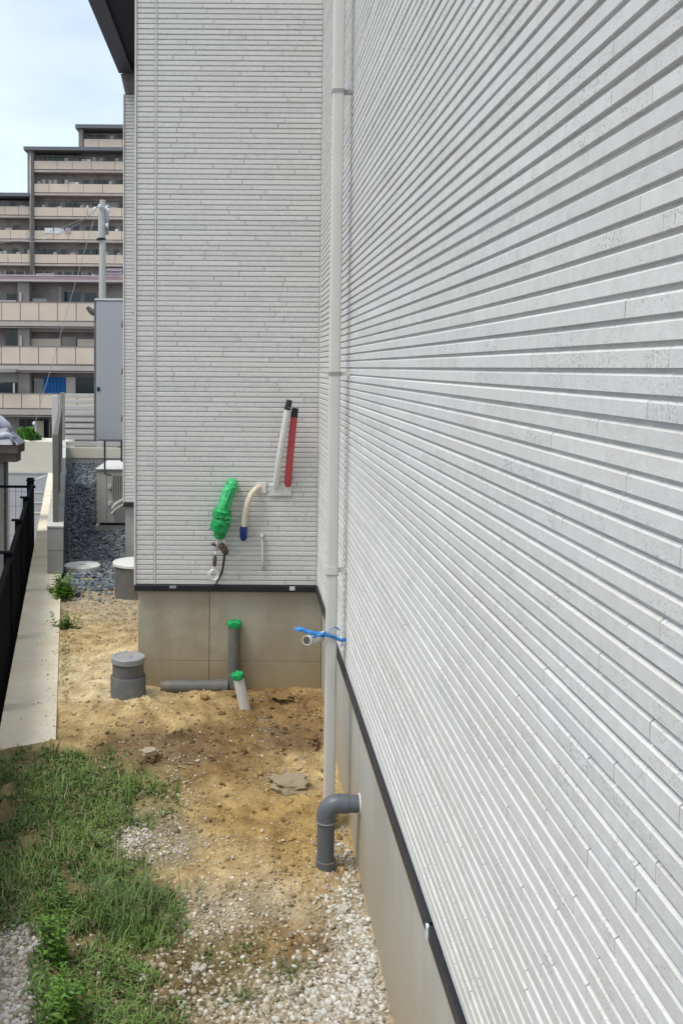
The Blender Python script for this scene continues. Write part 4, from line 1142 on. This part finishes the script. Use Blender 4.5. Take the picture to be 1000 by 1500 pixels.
# recess contents per floor
def item(x0, x1, y0, y1, m, name, off=1.5, par=None, dp_=0.08):
    return MB().box(X2(x0), X2(x1), d2 + off, d2 + off + dp_, Z2(y1), Z2(y0)).build(name, m, par or A2)
for (x0, x1, y0, y1) in ((25, 42, 413, 452), (25, 42, 479, 520), (25, 42, 544, 590)):
    item(x0, x1, y0, y1, M['apt_wall'], 'column', 0.3, dp_=1.2)
def win(x0, x1, y0, y1, n=2):
    f = item(x0, x1, y0, y1, M['apt_div'], 'window', 1.5)
    w = (x1 - x0) / n
    for i in range(n):
        MB().box(X2(x0 + i * w + 0.7), X2(x0 + (i + 1) * w - 0.4), d2 + 1.46, d2 + 1.495, Z2(y1 - 0.5), Z2(y0 + 1)).build('pane', M['glass'], f)
win(2, 24, 428, 452); win(88, 112, 424, 452, 3); win(118, 136, 425, 452)
item(46, 67, 437, 452, M['apt_div'], 'screen', 0.5); item(85, 88, 420, 445, M['apt_col'], 'rail_post', 0.4); item(28, 31, 428, 446, M['greyrail'], 'rail_post', 0.2)
item(-10, 24, 440.5, 442.3, M['greyrail'], 'rail', 0.05)
win(0, 22, 482, 515); item(40, 86, 496, 508, M['apt_panel'], 'low_wall', 0.9); item(110, 140, 496, 508, M['apt_panel'], 'low_wall', 0.9)
item(88, 108, 493, 512, M['apt_wall'], 'screen', 0.8); item(42, 140, 480, 486, M['apt_wall'], 'beam', 0.6); item(28, 31, 492, 510, M['greyrail'], 'rail_post', 0.2)
item(45, 60, 555, 580, M['apt_div'], 'window_frame', 1.0)
cu = MB()
for i in range(12):
    x = 60 + i * 2.7; cu.box(X2(x), X2(x + 2.6), d2 + 0.9 + 0.05 * (i % 2), d2 + 1.0 + 0.05 * (i % 2), Z2(581), Z2(552.5 + (i % 3) * 0.4))
cu.build('blue_curtain', M['curtain_b'], A2)
item(93, 107, 553, 580, M['apt_slab'], 'low_wall', 0.95); item(108, 139, 553, 578, M['glass'], 'dark_window', 1.1)
item(-10, 26, 541, 546, M['apt_div'], 'awning', -0.6, dp_=1.2); item(-10, 24, 547, 561, M['apt_div'], 'window_frame', 0.4); item(-10, 22, 563, 580, M['glass'], 'dark_window', 0.35)
item(18, 20.5, 562, 580, M['laundry'], 'rail_post', 0.2)
win(20, 48, 615, 650, 3); win(50, 64, 614, 650, 2)
f = item(66, 75, 620, 650, M['apt_div'], 'door', 1.3); item(68.5, 74, 624, 648, M['black'], 'doorway', 1.26, f, 0.03)
item(44, 60, 618, 645, M['found_side'], 'column', 0.8)
# grey gutter lines below each slab
for y in (479.5, 544.5, 609.5):
    item(-160, XR, y, y + 1.4, M['apt_wall'], 'slab_gutter', 0.02)

# street lamp head
LP = empty('street_lamp', (P(50, 0, 45).x, 45, -3.4), 'thin grey street lamp with small white lamp in front of the apartment ground floor', 'street lamp')
MB().tube([(P(50, 0, 45).x, 45, -3.4), (P(50, 0, 45).x, 45, P(50, 622, 45).z)], 0.035, 8).build('pole', M['pole_m'], LP, smooth=True)
c = P(50.5, 620.5, 45); MB().lathe(c.x, 45, [(0.04, c.z - 0.08), (0.08, c.z - 0.03), (0.08, c.z + 0.05), (0.03, c.z + 0.09)], 12).build('lamp', M['laundry'], LP, smooth=True)

# utility pole
du = 42.0
UP = empty('utility_pole', (P(149, 0, du).x, du, -3.4), 'grey concrete utility pole with insulators behind the grey cabinet', 'utility pole')
ux = P(149, 0, du).x
MB().tube([(ux, du, -3.4), (ux + 0.05, du, P(149, 293, du).z)], [0.19, 0.13], 16).build('pole', M['pole'], UP, smooth=40)
zc = lambda y: P(149, y, du).z
MB().tube([(ux + 0.02, du - 0.1, zc(349)), (ux + 0.02, du - 0.1, zc(312))], 0.155, 16).build('transformer', M['pole'], UP, smooth=40)
MB().tube([(ux + 0.26, du - 0.05, zc(344)), (ux + 0.26, du - 0.05, zc(300))], 0.06, 10).build('cable_duct', M['pole_m'], UP, smooth=True)
MB().tube([(ux - 0.25, du - 0.1, zc(304)), (ux + 0.4, du - 0.1, zc(304))], 0.035, 8).build('crossarm', M['pole_m'], UP, smooth=True)
for x_, y_ in ((139, 306), (146, 302), (156, 305), (159, 308), (157, 330)):
    c = P(x_, y_, du - 0.2); MB().lathe(c.x, du - 0.2, [(0.03, c.z - 0.1), (0.07, c.z - 0.08), (0.05, c.z - 0.03), (0.07, c.z + 0.01), (0.04, c.z + 0.08)], 10).build('insulator', M['laundry'], UP, smooth=True)
MB().tube([(ux - 0.02, du, zc(352)), (ux - 0.02, du, zc(349.5))], 0.21, 16).build('clamp', M['black'], UP)
for kk, (x0, y0, x1, y1, sag) in enumerate(((139, 308, 24, 352, 1.0), (139, 312, -60, 355, 1.0), (141, 345, 115, 345, 0.1))):
    a, b = P(x0, y0, du), P(x1, y1, du + 6)
    ptsw = [a.lerp(b, t) - Vector((0, 0, sag * 4 * t * (1 - t) * 0.5)) for t in np.linspace(0, 1, 12)]
    o = MB().tube(ptsw, 0.011, 6).build('wire', M['pole_m'], UP, smooth=True)
a, b = P(112, 410, 30), P(46, 640, 30)
o = MB().tube([a + (a - b) * 0.4, a, b], 0.009, 6).build('stay_wire', M['pole_m'], origin=tuple(b)); tag(o, 'thin slanting grey wire crossing in front of the apartment balconies', 'wire')

# ------------------------------------------------------------------ stones
PH = (1 + 5 ** 0.5) / 2
ICO = np.array([(-1, PH, 0), (1, PH, 0), (-1, -PH, 0), (1, -PH, 0), (0, -1, PH), (0, 1, PH), (0, -1, -PH), (0, 1, -PH), (PH, 0, -1), (PH, 0, 1), (-PH, 0, -1), (-PH, 0, 1)])
ICO /= np.linalg.norm(ICO[0])
ICF = np.array([(0, 11, 5), (0, 5, 1), (0, 1, 7), (0, 7, 10), (0, 10, 11), (1, 5, 9), (5, 11, 4), (11, 10, 2), (10, 7, 6), (7, 1, 8), (3, 9, 4), (3, 4, 2), (3, 2, 6), (3, 6, 8), (3, 8, 9), (4, 9, 5), (2, 4, 11), (6, 2, 10), (8, 6, 7), (9, 8, 1)])
def rot3(n):
    q = rng.normal(size=(n, 4)); q /= np.linalg.norm(q, axis=1)[:, None]
    w, x, y, z = q.T
    return np.stack([1 - 2 * (y * y + z * z), 2 * (x * y - z * w), 2 * (x * z + y * w), 2 * (x * y + z * w), 1 - 2 * (x * x + z * z), 2 * (y * z - x * w), 2 * (x * z - y * w), 2 * (y * z + x * w), 1 - 2 * (x * x + y * y)], 1).reshape(n, 3, 3)
def stones_np(c, r, colr):
    n = len(c)
    v = ICO[None] * (1 + rng.uniform(-0.36, 0.30, (n, 12, 1))) * rng.uniform(0.5, 1.2, (n, 1, 3))
    v = np.einsum('nij,nkj->nki', rot3(n), v)
    v[:, :, 2] *= 0.75
    v = v * r[:, None, None] + c[:, None, :]
    f = ICF[None] + (np.arange(n) * 12)[:, None, None]
    return v.reshape(-1, 3), f.reshape(-1, 3), np.repeat(colr, 12, axis=0)
# patches: (x, y, rx, ry, count, size min, size max m)
PATCH = [(535, 1420, 40, 85, 900, .006, .017, 'L'), (505, 1330, 26, 60, 380, .006, .016, 'L'), (480, 1470, 90, 40, 800, .006, .018, 'L'),
         (515, 1270, 18, 40, 160, .005, .013, 'L'), (500, 1230, 12, 25, 60, .005, .012, 'G'),
         (215, 1235, 70, 24, 620, .004, .011, 'L'), (175, 1225, 34, 22, 300, .004, .012, 'L'), (265, 1160, 30, 34, 220, .004, .012, 'S'),
         (300, 1330, 90, 40, 300, .004, .012, 'S'), (370, 1330, 80, 60, 300, .004, .013, 'S'), (260, 1400, 120, 60, 420, .004, .015, 'S'),
         (350, 1450, 100, 50, 260, .005, .016, 'S'), (300, 1480, 80, 25, 220, .006, .018, 'S'), (390, 1072, 14, 26, 150, .004, .009, 'G'),
         (420, 1140, 36, 16, 120, .004, .010, 'G'), (28, 1430, 30, 80, 900, .006, .016, 'W'), (160, 880, 45, 34, 360, .006, .015, 'R'),
         (145, 920, 55, 30, 260, .006, .013, 'R'), (185, 955, 40, 14, 100, .004, .010, 'S'), (230, 1040, 60, 24, 110, .003, .009, 'S'), (230, 1110, 70, 24, 120, .003, .010, 'S'),
         (400, 1030, 90, 12, 80, .003, .008, 'S'), (320, 1110, 100, 50, 160, .003, .008, 'S'), (400, 1250, 90, 60, 150, .003, .008, 'S'), (440, 1290, 40, 30, 90, .004, .010, 'S'),
         (120, 1030, 60, 60, 90, .003, .007, 'S'), (470, 1120, 20, 60, 60, .003, .008, 'S'), (150, 1400, 120, 90, 160, .004, .012, 'S'), (500, 1110, 10, 60, 60, .003, .008, 'S')]
PALET = {'L': [(.60, .58, .52), (.72, .70, .65), (.50, .47, .40), (.40, .35, .27)], 'S': [(.60, .55, .45), (.48, .42, .31), (.72, .69, .62), (.34, .28, .18), (.56, .48, .34)],
         'G': [(.34, .33, .30), (.27, .26, .24), (.40, .39, .35)], 'W': [(.60, .58, .54), (.70, .68, .64), (.48, .45, .40), (.40, .35, .27)], 'R': [(.40, .34, .25), (.32, .27, .20), (.46, .41, .32), (.36, .26, .15)]}
C, Rr, K_ = [], [], []
for (x, y, rx, ry, n, s0, s1, pal) in PATCH:
    pp = PALET[pal]
    for _ in range(int(n * 1.25)):
        a = rng.normal(0, 0.55); b = rng.normal(0, 0.55)
        qx, qy = x + rx * a * 1.3, y + ry * b * 1.3
        if qy < 855 or qy > 1560: continue
        p = gpix(qx, qy)
        if p.x > XF - 0.008 or (p.y > DFN - 0.01 and p.x > XL - 0.0): continue
        if p.y > 4.1 and p.x < bx(-0.03, p.y): continue
        s = 0.8 * (s0 + (s1 - s0) * rng.random() ** 2.0)
        C.append((p.x, p.y, gz(p.x, p.y) + s * rng.uniform(-0.35, 0.35))); Rr.append(s)
        k = rng.uniform(0.82, 1.12); sc_ = soil_col(p.x, p.y, p.z); dm = rng.uniform(0.05, 0.45) if pal in 'SR' else rng.uniform(0, 0.15); K_.append(tuple((q * (1 - dm) + sq * dm) * k for q, sq in zip(pp[rng.integers(len(pp))], sc_)))
# random thin scatter all over the plot
for _ in range(1500):
    d = rng.uniform(2.3, 7.3); X = rng.uniform(bx(-0.02, d), XF - 0.01)
    if d > DFN - 0.02 and X > XL: continue
    s = 0.0025 + 0.006 * rng.random() ** 3
    C.append((X, d, gz(X, d) + s * 0.3)); Rr.append(s); K_.append(tuple(q * rng.uniform(.8, 1.1) for q in PALET['S'][rng.integers(5)]))
# rubble trodden over the middle of the plot
for _ in range(900):
    qx, qy = rng.uniform(240, 520), rng.uniform(1190, 1520)
    if mnoise.noise(Vector((qx * 0.016, qy * 0.024, 8.8))) + (qy - 1330) / 900 < rng.uniform(-0.3, 0.45): continue
    p = gpix(qx, qy)
    if p.x > XF - 0.008: continue
    s = 0.002 + 0.009 * rng.random() ** 2.5
    C.append((p.x, p.y, gz(p.x, p.y) + s * rng.uniform(-0.2, 0.4))); Rr.append(s)
    k = rng.uniform(0.75, 1.15); K_.append(tuple(q * k for q in PALET['S'][rng.integers(5)]))
# dirt fallen onto the kerb
for _ in range(160):
    d_ = rng.uniform(4.15, 7.4); X_ = bx(-0.063 - abs(rng.normal(0, 0.06)) * (1 if rng.random() < 0.8 else 2.5), d_)
    if X_ < bx(-0.28, d_): continue
    s = 0.002 + 0.005 * rng.random() ** 3
    C.append((X_, d_, 0.022 + s * 0.3)); Rr.append(s); K_.append(tuple(np.array(SAND) * rng.uniform(0.6, 1.1)))
# crumbs and clods of the same earth
for _ in range(14000):
    qx, qy = rng.uniform(75, 530), 870 + 630 * rng.random() ** 1.2
    if mnoise.noise(Vector((qx * 0.018, qy * 0.03, 3.1))) < rng.uniform(-0.45, 0.45) - (0.35 if 1020 < qy < 1130 else 0): continue
    p = gpix(qx, qy)
    if p.x > XF - 0.008 or (p.y > DFN - 0.01 and p.x > XL): continue
    if p.y > 4.1 and p.x < bx(-0.03, p.y): continue
    s = 0.0025 + 0.014 * rng.random() ** 4
    C.append((p.x, p.y, gz(p.x, p.y) + s * rng.uniform(-0.3, 0.2))); Rr.append(s)
    K_.append(tuple(soil_col(p.x, p.y, p.z) * rng.uniform(0.45, 1.2)))
C = np.array(C); Rr = np.array(Rr); K_ = np.array(K_)
scr = Rr * F / C[:, 1]
order = np.argsort(-scr)
big, rest = order[:230], order[230:]
v, f, c = stones_np(C[rest], Rr[rest], K_[rest])
o = np_mesh('gravel', v, f, M['stone'], c, kind='stuff'); tag(o, 'loose pale crushed stones and pebbles scattered over the clay soil', 'gravel')
for i in big:
    v, f, c = stones_np(np.zeros((1, 3)), Rr[i:i + 1], K_[i:i + 1])
    o = np_mesh('stone', v, f, M['stone'], c); o.location = tuple(C[i]); o.parent = GROUND
# dark gravel beyond
n = 15000
d = 7.36 + (16.35 - 7.36) * rng.random(n) ** 1.35
xl = -0.03 + SL * d; xr = np.where(d < 7.9, np.maximum(-0.6, xl + 0.2), XB - 0.02)
X = xl + 0.02 + (xr - xl - 0.02) * rng.random(n)
pick = (X < XB) & (np.hypot(X + 1.29, d - 7.82) > 0.17)
edge = (d - 7.36) + 0.12 * np.sin(X * 17) > 0.02
keep = pick & edge
X, d = X[keep], d[keep]; n = len(X)
s = rng.uniform(0.010, 0.024, n)
c = np.stack([X, d, 0.004 + s * rng.uniform(0.1, 0.9, n)], 1)
g = rng.uniform(0.35, 1.7, n)[:, None] ** 1.3
kc = np.array([(0.165, 0.18, 0.20)]) * g
v, f, c2 = stones_np(c, s, kc)
o = np_mesh('dark_gravel', v, f, M['darkgravel'], c2, kind='stuff'); tag(o, 'dark blue grey gravel covering the path beside the far wall', 'gravel')
# spilled dark gravel in front of its edge
n = 900
X = rng.uniform(-1.35, -0.6, n); d = 7.4 - np.abs(rng.normal(0, 0.22, n))
z = np.array([gz(a, b) for a, b in zip(X, d)]); s = rng.uniform(0.008, 0.02, n)
v, f, c2 = stones_np(np.stack([X, d, z + s * 0.3], 1), s, np.array([(0.155, 0.18, 0.21)]) * rng.uniform(0.4, 1.8, n)[:, None])
o = np_mesh('dark_gravel', v, f, M['darkgravel'], c2, kind='stuff'); tag(o, 'thin spill of dark gravel where the path meets the soil', 'gravel')

# larger rocks and clods, each its own thing
def rock(x, y, w, h, name, label, cat, mat, colr, seed, flat=0.5, dd=1.0):
    r = np.random.default_rng(seed)
    p = gpix(x, y); sc = p.y / F
    rx, rz = w * sc / 2, h * sc / 2
    n = 22; m_ = 14; vs = []; fs = []
    for j in range(m_ + 1):
        th = math.pi * j / m_
        for i in range(n):
            ph = 2 * math.pi * i / n
            v = Vector((math.sin(th) * math.cos(ph), math.sin(th) * math.sin(ph), math.cos(th)))
            v = Vector((v.x, v.y, max(-0.8, min(v.z, 0.55 + 0.2 * v.x))))
            q = 1 + 0.45 * mnoise.noise(v * 1.6 + Vector((seed, 0, 0))) + 0.30 * mnoise.noise(v * 4 + Vector((seed, 3, 0))) + 0.10 * mnoise.noise(v * 11 + Vector((seed, 3, 0)))
            vs.append((p.x + v.x * rx * q, p.y + v.y * rx * dd * q, gz(p.x, p.y) + rz * 0.3 + v.z * rz * q))
    for j in range(m_):
        for i in range(n):
            fs.append((j * n + i, (j + 1) * n + i, (j + 1) * n + (i + 1) % n, j * n + (i + 1) % n))
    mbx = MB(); mbx.add(vs, fs, colr)
    o = mbx.build(name, mat, origin=(p.x, p.y, gz(p.x, p.y)), smooth=35); tag(o, label, cat); return o
rock(424, 1152, 66, 26, 'rock', 'flat grey brown stone slab lying on the soil left of the drain elbow', 'rock', M['stone'], (.33, .27, .185), 3, dd=0.75)
rock(224, 1112, 22, 20, 'clod', 'dark lump standing for a dark hole beside the grass upper right corner', 'clod', M['stone'], (.13, .085, .04), 8)  # stands for a hole in the soil, its darkness put into the colour
rock(218, 1103, 26, 12, 'rock', 'pale stone resting on the dark lump behind the grass', 'rock', M['stone'], (.40, .34, .24), 13)
rock(208, 1434, 17, 14, 'rock', 'largest white stone at the lower edge of the grass', 'rock', M['stone'], (.55, .53, .48), 15)
rock(292, 1420, 25, 12, 'rock', 'broad pale stone among pebbles right of the grass', 'rock', M['stone'], (.47, .43, .36), 17)
rock(502, 1332, 16, 14, 'rock', 'pale stone at the top of the gravel strip by the foundation', 'rock', M['stone'], (.50, .47, .41), 19)
rock(452, 1082, 24, 12, 'clod', 'brown clay clod just left of the downpipe foot', 'clod', M['stone'], (.21, .13, .055), 23)
rock(300, 1022, 14, 8, 'clod', 'small clay clod in front of the lying grey pipe', 'clod', M['stone'], (.30, .19, .09), 27)
rock(415, 1030, 30, 10, 'clod', 'brown clay clod at the foundation foot right of the leaning pipe', 'clod', M['stone'], (.25, .155, .07), 31)

# ------------------------------------------------------------------ grass and weeds
def inpoly(x, y, poly):
    c = False; j = len(poly) - 1
    for i in range(len(poly)):
        xi, yi = poly[i]; xj2, yj = poly[j]
        if (yi > y) != (yj > y) and x < (xj2 - xi) * (y - yi) / (yj - yi) + xi: c = not c
        j = i
    return c
GP = [(-60, 1125), (0, 1120), (40, 1112), (75, 1100), (110, 1112), (150, 1130), (200, 1145), (245, 1170), (240, 1190), (190, 1198), (160, 1215), (140, 1240),
      (165, 1265), (190, 1290), (250, 1320), (262, 1350), (255, 1385), (200, 1392), (140, 1385), (100, 1400), (60, 1360), (0, 1350), (-60, 1350)]
GP2 = [(55, 1370), (120, 1390), (180, 1400), (230, 1430), (270, 1470), (270, 1540), (60, 1540), (40, 1440)]
r = random.Random(21)
vs = []; fs = []; cs = []
def blade(b, h, w, colr, ln, az):
    out = Vector((math.cos(az), math.sin(az), 0)); sd = Vector((-math.sin(az), math.cos(az), 0)) * w
    p1 = b + out * h * ln * 0.4 + Vector((0, 0, h * 0.6)); p2 = b + out * h * ln + Vector((0, 0, h * (1.0 - 0.45 * ln)))
    o = len(vs)
    vs.extend([b - sd * 0.5, b + sd * 0.5, p1 + sd * 0.8, p1 - sd * 0.8, p2])
    fs.extend([(o, o + 1, o + 2), (o, o + 2, o + 3), (o + 3, o + 2, o + 4)]); cs.extend([colr] * 5)
cnt = 0
while cnt < 34000:
    x, y = r.uniform(-50, 275), r.uniform(1095, 1540)
    nse = mnoise.noise(Vector((x * 0.022, y * 0.03, 4.4)))
    i1 = inpoly(x + 34 * mnoise.noise(Vector((x * .04, y * .04, 1))) + r.gauss(0, 15), y + 24 * mnoise.noise(Vector((x * .04, y * .04, 7))) + 6 + r.gauss(0, 12), GP)
    i2 = (not i1) and inpoly(x, y, GP2)
    if not (i1 or i2): 
        continue
    if i2 and (r.random() > 0.30 + 0.8 * nse): 
        cnt += 0.3; continue
    if i1 and r.random() > 0.58 + 1.5 * nse + 0.5 * mnoise.noise(Vector((x * 0.08, y * 0.11, 2.2))): 
        cnt += 0.2; continue
    p = gpix(x, y)
    z = gz(p.x, p.y)
    b = Vector((p.x, p.y, z - 0.004))
    t = 0.5 + 0.9 * nse + r.uniform(-0.25, 0.25)
    k = r.uniform(0.65, 1.25)
    lo, hi = (0.048, 0.100, 0.024), (0.175, 0.275, 0.060)
    t = max(0, min(1, t)); cc = tuple((a * (1 - t) + c_ * t) * k for a, c_ in zip(lo, hi))
    if r.random() < 0.16: cc = (0.27 * k, 0.23 * k, 0.12 * k)
    if r.random() < 0.6:
        blade(b, r.uniform(0.010, 0.030), r.uniform(0.0025, 0.0055), cc, r.uniform(0.4, 1.6), r.uniform(0, 6.28))
    else:
        blade(b, r.choice((1, 1, 1.8)) * r.uniform(0.02, 0.048) * (0.7 if i2 else 1), r.uniform(0.0012, 0.0026), cc, r.uniform(0.2, 1.1), r.uniform(0, 6.28))
    cnt += 1
# long grass clump stems
for _ in range(260):
    x, y = r.gauss(185, 38), r.gauss(1345, 24)
    p = gpix(x, y); blade(Vector((p.x, p.y, gz(p.x, p.y))), r.uniform(0.07, 0.15), 0.0016, (0.10 * r.uniform(.8, 1.5), 0.17 * r.uniform(.8, 1.3), 0.06), r.uniform(0.2, 0.9), r.uniform(0, 6.28))
# sparse sprigs on the soil
for (x, y, rx, ry, n_) in ((420, 1420, 40, 20, 120), (360, 1390, 30, 20, 80), (350, 1470, 40, 20, 120), (95, 960, 8, 40, 160), (130, 1165, 60, 20, 200), (300, 1400, 40, 30, 120), (120, 860, 20, 8, 120), (60, 1110, 30, 8, 160)):
    for _ in range(n_):
        p = gpix(r.gauss(x, rx * 0.6), r.gauss(y, ry * 0.6)); k = r.uniform(0.7, 1.3)
        if p.x > XF - 0.01: continue
        blade(Vector((p.x, p.y, gz(p.x, p.y) - 0.003)), r.uniform(0.01, 0.03), 0.0022, (0.10 * k, 0.135 * k, 0.035 * k), r.uniform(0.4, 1.5), r.uniform(0, 6.28))
o = np_mesh('grass', np.array([tuple(v) for v in vs]), np.array(fs), M['grass'], np.array(cs), kind='stuff')
tag(o, 'dense low dark green weeds and grass over the left foreground soil', 'grass')

def weed(x, y, h, n, wid, colr, seed, label, spread=0.02, llen=0.05):
    p = gpix(x, y); rr_ = random.Random(seed)
    W = empty('weed', (p.x, p.y, gz(p.x, p.y)), label, 'weed')
    stems = MB(); lv = MB(); vs2 = []; fs2 = []; cs2 = []
    for s in range(n):
        bx_, by_ = p.x + rr_.gauss(0, spread), p.y + rr_.gauss(0, spread * 1.4); z = gz(bx_, by_)
        hh = h * rr_.uniform(0.45, 1.0); az = rr_.uniform(0, 6.28); ln = rr_.uniform(0, 0.35)
        top = Vector((bx_ + math.cos(az) * hh * ln, by_ + math.sin(az) * hh * ln, z + hh))
        b0 = Vector((bx_, by_, z - 0.01))
        stems.tube([b0, b0.lerp(top, 0.5) + Vector((0, 0, 0.004)), top], [0.0018, 0.0014, 0.0008], 5, c=tuple(q * 0.9 for q in colr))
        nl = int(hh / 0.008) + 3
        for i in range(nl):
            q = b0.lerp(top, 0.12 + 0.88 * i / nl); a = i * 2.4 + rr_.uniform(-.5, .5)
            ll = llen * rr_.uniform(0.6, 1.1) * (1.1 - 0.55 * i / nl); out = Vector((math.cos(a), math.sin(a), rr_.uniform(0.1, 0.7))).normalized()
            sd = Vector((-math.sin(a), math.cos(a), 0)) * wid * rr_.uniform(.7, 1.2)
            k = rr_.uniform(0.75, 1.25)
            m1 = q + out * ll * 0.5; tip = q + out * ll - Vector((0, 0, ll * 0.25))
            lv.add([q, m1 + sd, tip, m1 - sd], [(0, 1, 2), (0, 2, 3)], tuple(cq * k for cq in colr))
    stems.build('stem', M['grass'], W); lv.build('foliage', M['grass'], W)
LG = (0.10, 0.215, 0.028)
weed(92, 1500, 0.16, 22, 0.0045, LG, 31, 'tall bright green weed at the bottom left edge of the grass', 0.026, 0.040)
weed(80, 1410, 0.14, 16, 0.0045, LG, 32, 'bright green weed just behind the tallest one in the grass', 0.02, 0.038)
weed(88, 1340, 0.09, 12, 0.004, (0.085, 0.19, 0.03), 36, 'small bright green weed highest up the row in the left grass', 0.02, 0.034)
weed(94, 878, 0.19, 26, 0.010, (0.13, 0.27, 0.03), 33, 'bright green weed beside the front end of the block wall', 0.038, 0.055)
weed(96, 922, 0.12, 14, 0.009, (0.10, 0.20, 0.03), 34, 'small green weed on the soil edge in front of the block wall weed', 0.022, 0.04)
weed(82, 866, 0.05, 14, 0.008, (0.12, 0.15, 0.04), 37, 'dull olive weed on the kerb left of the bright weed', 0.035, 0.04)
weed(82, 1106, 0.07, 4, 0.003, (0.05, 0.065, 0.025), 35, 'thin dark sprout at the near end of the kerb', 0.006, 0.014)
